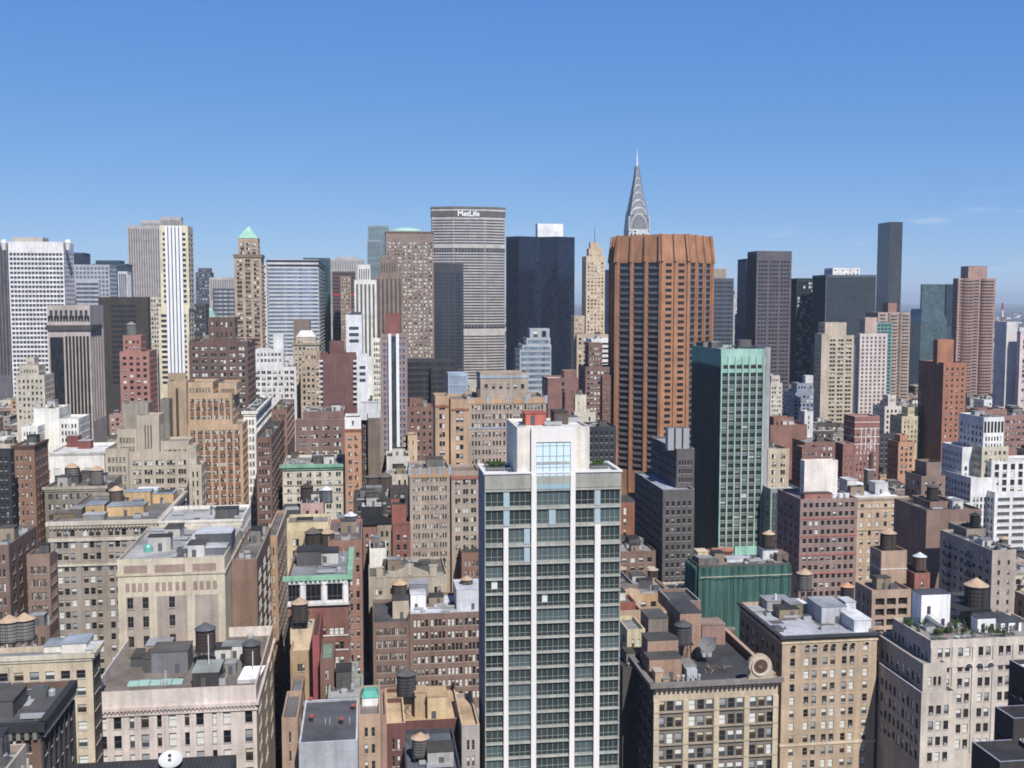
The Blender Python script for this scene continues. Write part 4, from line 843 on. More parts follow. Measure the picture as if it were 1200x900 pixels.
# --- behind and beside the pale glass tower
B(660, 'glass ziggurat', 'grey glass ziggurat in front of the faceted navy tower', [(609, 646, 410, 0, 24), (612, 646, 404, 2.5, 20), (617, 645, 396, 5, 16), (621, 644, 385, 7, 10, dict(st=S(n=2, g=1, p=.5, fh=6, wh=4, top=1.5)))], 'aeb6be', S(kind='ribbon', fh=3.6, wh=2, top=1.6, glass=gl_b('7c90a2', 2, 3.6, metal=.3)), yb=450)
B(600, 'red cubes', 'red brick cube block with a white roof edge behind the pale glass tower', [(642, 678, 443, 0, 20), (661, 675, 434, 6, 8)], '98685c', S(n=1, g=1, p=.9), yb=478, side=S(n=2, g=1, p=.4, fh=3), roof='d6d2ce', cop='dcd4cc')
B(545, 'cream cube', 'small cream cube with a round emblem beside the red cube block', [(674, 687, 463, 0, 8), (673, 698, 483, -4, 12, dict(g=1)), (662, 674, 460, 2, 8, dict(g=1, col='94675a'))], 'dccfb2', S(n=2, g=1, p=.8), yb=500, cl=1)
B(640, 'brown speckle', 'brown brick apartment block with speckled white windows left of the orange tower', [(686, 722, 430, 0, 22), (690, 706, 402, 5, 12), (706, 716, 440, -3, 6, dict(g=1, col='8f5a4c'))], '8a675c', S(n=8, g=1, p=.4, fh=3.2, wh=1.8, mix=(2, 1, 3, 6, 3, 2, 0)), yb=510)
B(760, 'white ribbons', 'white building with dark ribbon floors left of the orange tower', [(693, 722, 397, 0, 20)], 'eeebe8', S(kind='ribbon', fh=3.5, wh=1.5, top=3, glass=GLASS[2]), yb=460, cl=1)
B(850, 'tan lower', 'tan stepped block at the foot of the honey coloured gothic tower', [(676, 716, 392, 0, 20), (673, 685, 370, 6, 14, dict(g=1))], 'c9ad88', S(n=7, g=1, p=.5, fh=3.5), yb=440, cl=1)
B(520, 'shadow block', 'dark brick block in shade between the pale glass and orange towers', [(688, 722, 500, 0, 20)], '41444e', S(mix=(6, 3, 0, 0, .3, .8, 0), n=5, g=1, p=.5, fh=3.6, wh=2), yb=610, cl=1)  # dark wall colour carries the shade on its front
B(555, 'orange podium', 'low rust brick podium at the foot of the orange tower', [(705, 760, 590, 0, 30)], 'a05e3c', S(n=3, g=1, p=.8, fh=6, wh=4), yb=650)
def dark_pair():
    b = B(425, 'black pair', 'dark grey brick building stepping up beside the green ribbed tower', [(777, 814, 574, 0, ('x', 744)), (793, 814, 526, 8, ('x', 763))], '645f5e', S(mix=(6, 3, 0, 0, .3, .8, 0), n=5, g=1, p=.45, fh=3.7, wh=2, top=5), yb=700, side=S(mix=(6, 3, 0, 0, .3, .8, 0), n=10, g=1, p=.5, fh=3.7, wh=1.8, top=4), roof='9aa2b4', cop='b9b4b0')  # one dark grey wall colour on all faces
    T = b.tiers[1]
    for i in range(3):
        x, y, z = at(783 + i * 9, 502, 436); m = M(); m.box(x, x + 2.6, y, y + 4, T['roof'], z, surf('a5a7aa', 'metal')); 
        for k in range(2): m.lathe(x + 1.3, y + 1 + k * 2, [(.8, z + .002), (.8, z + .4)], 12, surf('77797c', 'metal'))
        m.build('cooling_unit', b.t)
dark_pair()
# --- green ribbed tower
def green_tower():
    gp = '93c6b4'
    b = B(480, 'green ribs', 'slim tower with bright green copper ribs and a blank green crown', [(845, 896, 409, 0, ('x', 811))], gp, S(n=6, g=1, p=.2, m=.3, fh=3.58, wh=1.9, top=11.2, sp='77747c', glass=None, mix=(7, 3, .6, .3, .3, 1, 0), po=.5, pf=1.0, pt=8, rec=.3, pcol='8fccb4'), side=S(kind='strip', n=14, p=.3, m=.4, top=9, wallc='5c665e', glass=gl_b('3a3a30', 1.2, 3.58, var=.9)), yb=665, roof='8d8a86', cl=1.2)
    T = b.tiers[0]; (x0, y0), (x1, _), (_, y1), _ = T['poly']; z = T['z1']
    m = M(); m.box(x0 - .03, x0 - .004, y0, y1, z - 8, z - .05, surf('6fae98')); m.build('crown_flank', b.t)
    m = M(); m.box(x0 + 1.2, x1 - 1.2, y0 - .04, y0 + .1, at(870, 432, 480)[2], at(870, 427.5, 480)[2], GLASS[2]); m.build('vent_slot', b.t)
    m = M(); m.box(x0 + 8, x1 - .5, y0 - .8, y0 - .01, at(870, 665, 480)[2], at(870, 640, 480)[2], surf('8fd8c0')); m.build('copper_apron', b.t)
    B(480.5, 'grey pier', 'blank grey stone shaft along the right side of the green ribbed tower', [(896.5, 903, 407, 0, 24)], 'aaa6aa', BLANK, yb=660, side=BLANK)
    B(470, 'green annex', 'low dark glass annex with thin green ribs right of the grey stone shaft', [(903, 937, 573, 0, 26)], '8a9a94', S(kind='strip', n=4, p=.12, top=2, rec=.2, glass=gl_b('33383e', 2, 3.6, line=.2, lh='6a6a70'), po=.4, pf=.8, pcol='8fccb4'), yb=700, roof='bfc4c8', side=SIDE)
    m = BLD['green ribs']
    x, y, zz = at(872, 398, 494); t = M(); t.lathe(x, y, [(3.6, zz - 3.4), (3.4, zz)], 20, surf('6a645e')); t.build('fan_drum', m.t)
green_tower()
# --- netted building
def netting():
    Y = 350; b = B(Y, 'netted', 'flat roofed building wrapped in dark green scaffold netting', [(819, 926, 663, 0, ('x', 806))], '5f5f58', BLANK, yb=760, roof='8f8a84')
    T = b.tiers[0]; (x0, y0), (x1, _), (_, y1), _ = T['poly']; z1 = T['z1'] - .5
    net, t, p = nodes('scaffold_netting'); g = t.nodes.new('ShaderNodeGroup'); g.node_tree = GW; g.inputs[0].default_value = (.055, .13, .113, 1); t.links.new(g.outputs[0], p.inputs['Base Color']); p.inputs['Roughness'].default_value = .7
    r = random.Random(5); m = M()
    def curtain(pa, pb, nx, ny):
        n = 90; zs = [0, 6, 12, 18, 24, 30, z1 - 2.5, z1]; zs = sorted(z for z in zs if z <= z1); cols = []
        w_ = [r.uniform(.15, .7) if i % 9 else .05 for i in range(n + 1)]
        for i in range(n + 1):
            u = i / n; c = []
            for k, z in enumerate(zs):
                o = .7 + .8 * sin(i * .9 + k * .4) * w_[i] + .25 * sin(i * .23) + (.2 if k % 2 else 0) * r.random(); c.append((pa[0] + (pb[0] - pa[0]) * u + nx * o, pa[1] + (pb[1] - pa[1]) * u + ny * o, z))
            cols.append(c)
        for i in range(n):
            for k in range(len(zs) - 1): m.q([cols[i][k], cols[i + 1][k], cols[i + 1][k + 1], cols[i][k + 1]], net)
    curtain((x0 - .3, y0), (x1, y0), 0, -1); curtain((x0, y1), (x0, y0 - .3), -1, 0); m.build('netting', b.t)
    k = M(); k.box(x0, x1, y0 - 1.78, y0 - 1.7, at(870, 673, 350)[2] - .25, at(870, 673, 350)[2], surf('c5c2a8')); k.build('batten', b.t)
    for xl, xr, yt, dy, dp, c, rc in ((818, 830, 647, 8, 5, 'd6bd8c', 'cdb485'), (830, 858, 651, 14, 9, '96705c', 'a0664c'), (852, 881, 655, 7, 4, 'd5d6dc', 'c4c6cc'), (894, 912, 645, 9, 6, 'd9d8dc', '6a6a6c'), (911, 924, 650, 6, 7, '8a6f5e', '8a6f5e')):
        xa, y, z = at(xl, yt, Y + dy); bulkhead(b, xa, xof(xr, y, z), y, y + dp, T['roof'], z, c, rc)
    x, y, z = at(846, 642, Y + 15); m = M(); m.lathe(0, 0, [(1.1, 0), (1.1, 8)], 14, surf('b06a4c')); m.v = [(x - 4 + v[2], y + v[0], z - 1 + v[1]) for v in m.v]; m.build('rusty_duct', b.t)
    clutter(b, 0, 1.6, 2, 2)
    tank(901, 621, 'netted', 4.2, 'wooden water tank with a tan cone standing on the netted building', Y=Y + 12)
netting()
# --- right middle
B(560, 'red walls', 'red brick house with blank gable walls right of the green ribbed tower', [(903, 946, 498, 0, 18, dict(st=BLANK)), (907, 930, 489, 6, 8)], '9c6a58', S(n=4, g=1, p=.6), yb=530, roof='8d5a4c', cl=.8)
B(520, 'red terraces', 'row of low red brick houses with white trim below the blank gable walls', [(943, 979, 518, 0, 16), (940, 960, 524, -8, 8, dict(g=1))], '946658', S(n=4, g=2, p=.4, fh=3.4, wh=1.8, mix=(2, 1, 2, 5, 1, 2, 0)), yb=560, cl=1.2)
B(480, 'tan corner', 'tan stone house with wide windows beside the grey stone shaft', [(900, 925, 526, 0, 18)], 'c9b290', S(n=2, g=2, p=.5, fh=3.8, wh=2.2, mix=(2, 1, 2, 4, 2, 1, 0)), yb=570, cl=1)
B(600, 'white stub', 'small white lift house above the red brick gables', [(943, 953, 482, 0, 8)], 'ddd8d4', S(n=1, g=1, p=.8, fh=3), yb=498)
B(700, 'pale tiers', 'pale stepped apartment house with terraces beside the charcoal tower', [(903, 917, 449, 0, 18), (904, 914, 440, 3, 12)], 'd3c6b6', S(n=4, g=1, p=.4, fh=3.1, wh=1.6), yb=490)
B(530, 'red cross', 'red brick apartment tower with white tracery bands', [(1002, 1031, 488, 0, ('x', 989)), (988, 1001, 520, -6, 10, dict(g=1))], 'a3685a', S(n=6, g=1, p=.55, fh=3.1, wh=1.7, top=6, wcol='e5ddd8', mix=(3, 1, 2, 5, 1, 1, 0)), side=S(n=3, g=1, p=.7, fh=3.1), yb=555, cop='e3d8d4', roof='b5aca8')
def tracery():
    b = BLD['red cross']; T = b.tiers[0]; (x0, y0), (x1, _) = T['poly'][:2]; z = lambda py: at(1010, py, y0)[2]
    for px in (1010, 1015, 1021, 1026):
        x = xof(px, y0, T['z1']); m = M(); m.box(x - .25, x + .25, y0 - .1, y0 - .003, z(528), z(501), surf('ead9d4')); m.build('tracery', b.t)
    for py in (501, 509, 519, 528): bandring(b, 0, py, .4, .13, 'ead9d4', 'tracery')
tracery()
B(590, 'shade block', 'dark apartment block in the shade left of the rust tower', [(1024, 1060, 509, 0, ('x', 1020))], '4d4f5a', S(mix=(6, 3, 0, 0, .3, .8, 0), n=6, g=1, p=.5, fh=3.2), yb=560, cl=1)  # wall colour darkened to show the block shaded
B(620, 'cream cap', 'pale yellow stepped apartment tower with a greenish cap', [(1057, 1077, 488, 0, ('x', 1043)), (1064, 1076, 477, 3, 8)], 'd3bd8e', S(n=4, g=1, p=.6, fh=3.1, wh=1.6), yb=520, roof='8fae94')
B(530, 'orange narrow', 'narrow orange brick house in front of the pale yellow stepped tower', [(1053, 1072, 518, 0, 12), (1055, 1064, 510, 3, 6)], 'cf9163', S(n=3, g=1, p=.5, fh=3.2, wh=1.7), yb=555, cl=.5)
B(700, 'cream low', 'low cream stone house at the foot of the pinkish white tower', [(1037, 1063, 476, 0, 18), (1041, 1050, 463, 4, 8)], 'e2d2c2', S(n=5, g=1, p=.5), yb=505, cl=1)
B(580, 'red brick right', 'long red brick warehouse at the right picture edge', [(1163, 1225, 487, 0, 30), (1150, 1180, 480, 12, 12, dict(g=1))], 'a37266', S(n=9, g=2, p=.4, fh=3.6, wh=1.7, top=3), yb=525, cl=1.4, roof='7d7673')
def white_steps():
    sl = S(n=9, g=1, p=.45, fh=3.25, wh=1.7, top=3)
    B(440, 'white laddered', 'bright white terraced apartment complex with long window bands and a vertically slotted top', [
        (1153, 1177, 489, 14, ('x', 1124), dict(side=S(n=6, g=1, p=.5, fh=3.2, wh=1.7, top=4))),
        (1166, 1240, 577, 0, ('x', 1130), dict(g=1, st=S(n=4, g=1, p=.2, fh=3.25, wh=1.5, top=2.6, glass=gl_b('55565c', 1.5, 3.2)), side=sl)),
        (1162, 1240, 541, 7, ('x', 1138), dict(g=1, st=S(n=8, g=1, p=.45, fh=3.6, wh=2.6, top=1.2), side=sl)),
        (1138, 1168, 560, 6, ('x', 1103), dict(g=1, side=sl)), (1128, 1165, 524, 18, ('x', 1104), dict(g=1, side=sl)),
        (1120, 1140, 590, -8, ('x', 1098), dict(g=1, side=sl)), (1151, 1182, 524, 10.5, 10, dict(g=1, col='cfc3a2', st=S(n=5, g=1, p=.5, fh=3.4, wh=1.6, top=2)))],
        'e4e2e0', S(n=6, g=1, p=.45, fh=3.2, wh=1.9, top=9), yb=660, cl=.8, roof='d0c8c0')
    b = BLD['white laddered']; T = b.tiers[0]; (x0, y0), (x1, _) = T['poly'][:2]
    for i in range(6):
        x = x0 + (x1 - x0) * (i + .5) / 6; m = M(); m.box(x - .55, x + .55, y0 - .08, y0 - .004, at(1160, 507, y0)[2], at(1160, 494, y0)[2], GLASS[2]); m.build('louvre_slot', b.t)
white_steps()
B(400, 'pink bands', 'pinkish brown office block with red sill bands and a cream box on its roof', [(938, 1005, 585, 0, 24), (943, 982, 540, 9, ('x', 938), dict(st=BLANK, col='f0e2d2')), (943, 975, 579, .8, 4, dict(st=BLANK, col='b0685c', bh=1, roof='5a4c48'))], 'a08078', S(n=9, g=1, p=.42, fh=3.6, wh=1.9, top=1.7, mix=(6, 3, 1, .6, .5, .5, 0)), yb=710, roof='8a7a74', side=SIDE)
for py in (617, 638.5, 661, 684): bandring(BLD['pink bands'], 0, py, .5, .2, 'c96a62', 'sill_band')
for i, px in enumerate((977, 985, 992)):
    x, y, z = at(px, 578, 405); b = BLD['pink bands']; m = M(); m.lathe(x, y, [(1.0, b.tiers[0]['roof'] - .02), (1.1, z)], 14, surf('e6e6ea', 'metal')); m.build('white_canister', b.t)
def yellow():
    b = B(430, 'yellow loft', 'yellow brick loft with arched rows of windows and a broad white roof', [(1004, 1063, 583, 0, 46)], 'cca983', S(n=6, g=1, p=.6, fh=3.9, wh=2.1, top=3, mix=(3, 1, 2, 4, 2, 1, 0)), yb=690, roof='e6e5e8', cop='8d8a88', side=S(n=8, g=1, p=.6), cornice=(.8, .6, 'c9b49a'))
    for py in (606, 633): bandring(b, 0, py, .5, .25, 'c4a684')
    for xl, xr, yt, dy, dp, c in ((1017, 1024, 551, 20, 4, '6f665a'), (1026, 1041, 566, 12, 6, 'cfcdd2'), (993, 1004, 563, 12, 8, 'd9d4cc')):
        xa, y, z = at(xl, yt, 430 + dy); bulkhead(b, xa, xof(xr, y, z), y, y + dp, b.tiers[0]['roof'], z, c, 'd5d3d4')
    x, y, z = at(1021, 532, 452); m = M(); m.lathe(x, y, [(1.0, b.tiers[0]['roof']), (.9, z)], 10, surf('5c4c40')); m.build('chimney_stack', b.t)
    clutter(b, 0, .6, 9)
yellow()
def brown_gables():
    b = B(365, 'brown gables', 'big brown brick building with blank gable walls and a black flank', [(1086, 1150, 598, 0, ('x', 1048)), (1090, 1120, 588, 8, 14, dict(st=BLANK))], '957463', S(n=1, g=1, p=.86, fh=6, wh=3, top=9, skip=(2, 3, 4, 5)), yb=720, side=BLANK, roof='5c5450', cl=1)
    tank(1093, 577, 'brown gables', 4.4, 'old black water tank on the brown gabled building', '5d5a55', '4a443e', 1)
brown_gables()
B(430, 'brown cube', 'small brown brick lift cube left of the white stepped complex', [(1086, 1103, 542, 0, 10, dict(st=BLANK)), (1080, 1108, 558, -3, 14, dict(g=1))], '97796a', S(n=3, g=1, p=.6), yb=580)
def slate_flat():
    b = B(318, 'taupe flats', 'taupe apartment house with a long dark flank and a water tank hut', [(1163, 1191, 645, 0, ('x', 1102)), (1133, 1155, 620, 24, 12, dict(st=BLANK, col='a3907e'))], 'b7a392', S(n=2, g=1, p=.75, fh=3.3, wh=1.6, top=3.4), side=S(n=8, g=1, p=.6, fh=3.3, wh=1.6, top=3.5), yb=735, cl=1.6, roof='4e4b49')
    tank(1143, 605, 'taupe flats', 3.6, 'black water tank on the hut of the taupe apartment house', '44423f', '3d3a37', 1)
    T = b.tiers[0]; (x0, y0) = T['poly'][0]; y1 = T['poly'][2][1]
    for i in range(9):
        z = T['z1'] - 5 - i * 3.3
        if z < 8: break
        for k in range(2):
            yy = y0 + (y1 - y0) * (.35 + .4 * k); m = M(); m.box(x0 - 1.2, x0 - .004, yy, yy + 3, z - .1, z + .06, BLACK); m.box(x0 - 1.2, x0 - 1.14, yy, yy + 3, z + .06, z + 1, surf('6a6866')); m.build('fire_escape_landing', b.t)
slate_flat()
def tan_apts():
    b = B(305, 'tan balconies', 'tan brick apartment house with recessed balconies below a blank tan cube', [(1022, 1068, 692, 0, ('x', 1003)), (1033, 1063, 646, 10, ('x', 1020), dict(st=BLANK, col='bd997a'))], 'bf9c7f', S(n=3, g=1, p=.2, fh=3.3, wh=2.3, top=2.6, rec=1.1, mix=(4, 3, 2, 1, 1, 1, 0)), side=S(n=3, g=1, p=.7), yb=860, cl=1.2, roof='8d8178')
    bandring(b, 1, 682, .4, .15, 'dccdb8'); T = b.tiers[1]; (x0, y0), (x1, _), (_, y1), _ = T['poly']
    tank(1040.5, 636, 'tan balconies', 5, 'sunken water tank whose tan cone fills the top of the tan cube', ti=1, Y=(y0 + y1) / 2)
    B(312, 'red hut', 'small red brick hut with a parapet behind the tan balconies', [(1072, 1090, 672, 0, 12)], 'a5604e', S(n=1, g=1, p=.8), yb=700)
    tank(1078, 650, 'red hut', 4, 'water tank with a silver cone on the red brick hut', 'dfe3ea', '7d5f4a', 0)
tan_apts()
# ================================================================ the near blocks
# --- pale glass tower in the middle
def pale_tower():
    Y = 218; rows = [(576, 593.5), (597.5, 615), (619, 636.5), (641, 658)] + [(662 + 17.5 * i, 677.2 + 17.5 * i) for i in range(18)]
    L = 728 - 568; fr = lambda a: (a - 568) / L
    cols = [(fr(a), fr(c)) for a, c in ((569, 589.5), (595.5, 622), (628.5, 667.5), (674, 696), (703.5, 726.5))]
    gl = dict(kind='grid', rowpx=rows, cols=cols, rec=.3, top=3, frame='a2a49c', mix=(8, 5, 3, .4, 2, 1, 0), wallc='a3a398', style='curtain')
    b = B(Y, 'pale tower', 'tall new glass apartment tower with white fins in the middle of the picture', [
        (568, 728, 556, 0, ('x', 560.5), dict(side=BLANK)), (606, 691, 501, .6, 17, dict(st=BLANK, col='e6dac9', z=1)), (616, 640, 485, 8, 5, dict(on=1, bh=1, col='cf5a3e', roof='c4523a', name='red_plant_box'))],
        '8a9098', S(**gl), yb=900, roof='d9d8d4', cap=100, par=.5)
    T = b.tiers[0]; (x0, y0), (x1, _), (_, y1), _ = T['poly']; z = lambda py: at(640, py, Y)[2]; X = lambda px: xof(px, Y, z(640)); fin = surf('ebe2dc', 'panel')
    m = M(); m.box(x0, x1, y0 - .12, y0 - .004, z(572), z(557.5), surf('a8a598')); m.build('fascia', b.t)
    m = M(); m.ring(inset(T['poly'], -.25), inset(T['poly'], .5), T['z1'] - .02, T['z1'] + .3, surf('e4e0e2', 'panel')); m.build('roof_edge', b.t)
    for a, c, zt in ((622.3, 628.2, 556), (667.8, 673.6, 556), (589.8, 595.3, 617), (696.5, 703.2, 616)):
        m = M(); m.box(X(a), X(c), y0 - .55, y0 - .01, 0, z(zt), fin); m.build('fin', b.t)
    for py, _ in rows:       # floor slab edges with a shadow gap
        m = M(); m.box(x0 - .05, x1 + .05, y0 - .22, y0 - .005, at(600, py, Y)[2] + .01, at(600, py, Y)[2] + .24, surf('b0afa4')); m.build('slab_edge', b.t)
    for r0, c0, c1 in ((0, 590, 597), (1, 590, 597), (1, 643, 651), (0, 697, 703), (1, 697, 703), (2, 614, 621), (3, 614, 621)):
        py = rows[r0]; m = M(); m.box(X(c0), X(c1), y0 - .12, y0 - .02, z(py[1]), z(py[0]), surf('a0b9c2', 'panel')); m.build('blue_panel', b.t)
    # centre column: white frame and milky glass
    zt = b.tiers[1]['z1']; m = M(); m.box(X(622.3), X(628), y0 - .3, y0 + .58, z(556) - 1, zt - .1, fin); m.box(X(668), X(673.6), y0 - .3, y0 + .58, z(556) - 1, zt - .1, fin); m.box(X(628), X(668), y0 - .3, y0 + .58, z(518), zt - .1, fin); m.build('centre_frame', b.t)
    milky = plain('milky_glass', (.60, .74, .80), .15)
    for a, c in ((541, 519), (567, 544)):
        m = M(); m.box(X(628), X(668), y0 - .1, y0 + .3, z(a), z(c), milky)
        for i in range(6): x = X(628) + (X(668) - X(628)) * i / 5; m.box(x - .07, x + .07, y0 - .2, y0 - .103, z(a), z(c), surf('9aa5a8', 'metal'))
        for k in (.3, .85): zz = z(a) + (z(c) - z(a)) * k; m.box(X(628), X(668), y0 - .16, y0 - .103, zz - .06, zz + .06, surf('a5aeb0', 'metal'))
        m.build('milky_window', b.t)
    m = M(); m.box(X(628), X(668), y0 - .18, y0 + .3, z(544), z(541), surf('a9aaa6')); m.build('spandrel', b.t); m = M(); m.box(X(628), X(668), y0 - .2, y0 + .3, z(573), z(567.2), surf('8db4c4', 'panel')); m.build('blue_spandrel', b.t)
    xa, xb = b.tiers[1]['poly'][0][0], b.tiers[1]['poly'][1][0]
    for xx in (xa + 5, xb - 5.2): 
        m = M(); m.box(xx, xx + .12, b.tiers[1]['poly'][0][1] - .03, b.tiers[1]['poly'][0][1] - .003, b.tiers[1]['z0'], zt - .3, surf('b9ad9c')); m.build('joint', b.t)
    # planters on the two side terraces: boxes of clipped green
    for k, (xl, xr, py, side) in enumerate(((569.5, 592, 545, 'left'), (692, 713, 543, 'right'))):
        xa, ya, zt = at(xl, py, Y + 7); xb = xof(xr, Y + 7, zt); zr = T['roof']
        t = thing('planter', (xa, ya, zr), 'long planter of clipped green shrubs on the %s terrace of the glass tower' % side, 'planter', 'planters on the tower terraces')
        m = M(); m.box(xa, xb, ya, ya + 1.4, zr + .02, zr + .95, surf('56585a')); m.build('box', t)
        foliage('shrub', t, (xa + xb) / 2, ya + .7, zr + 1.0, (xb - xa) / 2, .8, max(.9, zt - zr - .9), 700)
        m = M()
        for i in range(9): x = xa - .5 + (xb - xa + 1.2) * i / 8; m.bar((x, ya - 3.5, zr), (x, ya - 3.5, zr + 1.1), .03, surf('c9c9c9', 'metal'))
        m.bar((xa - .5, ya - 3.5, zr + 1.1), (xb + .7, ya - 3.5, zr + 1.1), .04, surf('c9c9c9', 'metal')); m.build('railing', b.t)
    clutter(b, 1, .8, 4)
LEAFM = []
def leaf_mats():
    for i, c in enumerate(((.035, .075, .02), (.055, .11, .03), (.085, .14, .045), (.10, .11, .05))): LEAFM.append(plain('leaf_green_%s' % 'abcd'[i], c, .7, 0, .2))
leaf_mats()
def foliage(name, par, x, y, z, rx, ry, h, n, seed=1, mats=None, lump=5):
    """a clump of many small leaf faces spread unevenly through a rounded volume"""
    r = random.Random(seed * 77 + int(x * 10)); m = M(); ms = mats or LEAFM
    cs = [(r.uniform(-.8, .8), r.uniform(-.8, .8), r.uniform(.2, .8), r.uniform(.35, .7), r.choice(ms)) for _ in range(lump)]
    for i in range(n):
        c = r.choice(cs); d = [r.gauss(0, .45) for _ in range(3)]
        p = (x + rx * max(-1.1, min(1.1, c[0] + d[0] * c[3])), y + ry * max(-1.1, min(1.1, c[1] + d[1] * c[3])), z + h * max(0.02, min(1.1, c[2] + d[2] * c[3])))
        s = r.uniform(.10, .22); a, e = r.uniform(0, 6.3), r.uniform(-1.2, 1.2); u = (cos(a) * s, sin(a) * s, 0); v = (-sin(a) * sin(e) * s, cos(a) * sin(e) * s, cos(e) * s)
        m.q([tuple(p[k] - u[k] for k in range(3)), tuple(p[k] - v[k] for k in range(3)), tuple(p[k] + u[k] for k in range(3)), tuple(p[k] + v[k] for k in range(3))], c[4] if r.random() < .75 else r.choice(ms))
    return m.build(name, par)
pale_tower()
# --- left near
def left_near():
    b = B(352, 'grand loft', 'broad beige stone loft block with triple windows and a long bracketed cornice', [(58, 185, 612, 0, ('x', 217))], 'a89886', S(n=4, g=3, p=.3, fh=3.8, wh=2.15, top=2.7, q=.3, po=.2, pf=.5, mix=(2, 2, 2, 4, 2, 3, 0)), side=S(n=8, g=1, p=.5, fh=3.8, wh=2.3, top=4, po=.5), yb=770, roof='7a7672', cornice=(1.1, 1.0, 'cdbfa6', 'b7a98f'))
    T = b.tiers[0]; (x0, y0), (x1, _) = T['poly'][:2]
    for py, h in ((616, 1.0), (645, .6)): bandring(b, 0, py, h, .45, 'd2c5ac')
    huts = ((100, 122, 592, 14, 7, 'c9a15e', '8b98a8'), (125, 168, 594, 12, 8, 'd4aa62', '8e959c'), (146, 176, 577, 30, 6, 'cfa462', '94a4b6'), (176, 203, 579, 34, 8, 'd3a660', '97a7ba'), (97, 122, 604, 5, 5, '8f8d8a', 'a2a2a2'), (63, 86, 602, 10, 6, '7e6a4e', '6f675c'))
    for xl, xr, yt, dy, dp, c, rc in huts:
        xa, y, z = at(xl, yt, 352 + dy); bulkhead(b, xa, xof(xr, y, z), y, y + dp, T['roof'], z, c, rc)
    clutter(b, 0, 1.4, 2); tank(136, 569, 'grand loft', 4.6, 'water tank with a tan cone behind the ochre roof huts of the beige loft block', Y=376, bar='6a5a48')
    x, y, z = at(160, 571, 392); bulkhead(b, x, x + 7, y, y + 5, T['roof'], z - 1, 'd9d9da', 'e9e9ea', False, 'white_plant_box')
    # building behind its roof
    B(405, 'mixed roofs', 'low brown loft with jumbled sheds and dark tanks on its roof at the left', [(52, 124, 571, 0, 26)], '8f8474', S(n=8, g=2, p=.4), yb=605, roof='6e675e', cl=3, cornice=(.9, .7, 'b3a48c'))
    for px, py, c in ((85, 563, 'tan cone'), (114, 575, 'low tan cone')): tank(px, py, 'mixed roofs', 5, 'grey water tank with a %s on the jumbled brown loft roof' % c, bar='7b756c', Y=412 + (px == 85) * 8)
    for px, py, w_, h_, c, nm in ((63, 575, 5, 5, 'e9e9e8', 'white'), (76, 577, 4, 5, 'dfe3e4', 'white'), (90, 578, 4, 4, '8fb0a0', 'green'), (52, 588, 3, 7, '33363a', 'black')):
        x, y, z = at(px, py, 408); bulkhead(BLD['mixed roofs'], x - w_ / 2, x + w_ / 2, y, y + 3, BLD['mixed roofs'].tiers[0]['roof'], z, c, c, False, nm + '_box')
    b = B(300, 'brown windows', 'brown brick loft with dense four pane windows left of the beige loft block', [(31, 58, 650, 0, 7)], '9a7b6a', S(n=3, g=3, p=.2, fh=3.6, wh=2, top=3.4, mix=(3, 3, 2, 2, 2, 2, 0)), yb=730, cl=1.4, roof='6f6b68')
    b = B(290, 'black wing', 'grey roofed brick wing at the left edge', [(-40, 10, 640, 0, 24)], '86685a', S(n=8, g=1, p=.5), side=S(n=-5, g=1, p=.6), yb=720, roof='9aa0aa', cl=1)
    b = B(258, 'brown low', 'low brick annex with a slanted grey parapet below the brown loft', [(17, 58, 735, 0, 8), (30, 48, 722, 8, 6)], '8b6c5c', S(n=4, g=2, p=.4), yb=770, roof='8b8b8d', cl=1.2)
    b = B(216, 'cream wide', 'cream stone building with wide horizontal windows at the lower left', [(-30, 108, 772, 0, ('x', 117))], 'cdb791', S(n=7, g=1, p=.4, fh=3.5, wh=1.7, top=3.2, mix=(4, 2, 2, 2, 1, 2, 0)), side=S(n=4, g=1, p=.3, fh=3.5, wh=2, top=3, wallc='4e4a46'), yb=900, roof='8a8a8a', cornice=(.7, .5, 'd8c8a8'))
    T = b.tiers[0]
    for xl, xr, yt, dy, dp, c, rc in ((51, 72, 758, 5, 5, 'e3dac8', '8f959e'), (72, 101, 755, 4, 6, 'e6dccb', '9aa3b0'), (100, 114, 762, 3, 5, 'd8d2c6', 'c9ccd0')):
        xa, y, z = at(xl, yt, 216 + dy); bulkhead(b, xa, xof(xr, y, z), y, y + dp, T['roof'], z, c, rc)
    tank(10.5, 726, 'cream wide', 3.9, 'leftmost tan coned grey tank on white steel legs at the lower left', bar='8a857c', Y=228)
    tank(28.5, 727, 'cream wide', 3.9, 'second tan coned grey tank from the left picture edge', bar='857f75', Y=229)
    clutter(b, 0, .7, 5, 8)
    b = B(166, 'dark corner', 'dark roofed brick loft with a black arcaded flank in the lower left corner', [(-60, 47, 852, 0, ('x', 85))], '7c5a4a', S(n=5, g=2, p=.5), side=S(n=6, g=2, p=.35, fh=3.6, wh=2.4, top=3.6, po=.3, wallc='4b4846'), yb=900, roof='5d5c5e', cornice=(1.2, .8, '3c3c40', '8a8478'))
    T = b.tiers[0]
    for px, py in ((37, 823), (46, 823)):
        x, y, z = at(px, py, 180); m = M(); m.lathe(x, y, [(.55, T['roof'] - .02), (.55, z)], 14, surf('e2e4e6', 'metal')); m.build('white_flue', b.t)
    clutter(b, 0, 1.5, 3)
    b = B(150, 'corner cream', 'cream stone loft corner at the bottom left edge', [(-60, 8, 905, 0, ('x', 31))], '9a8878', S(n=6, g=2, p=.4), side=S(n=4, g=3, p=.25, fh=3.8, wh=2.4, top=2.5, wallc='b8aa94', po=.3), yb=900, roof='6b6a68', cop='c2b49c', cl=1)
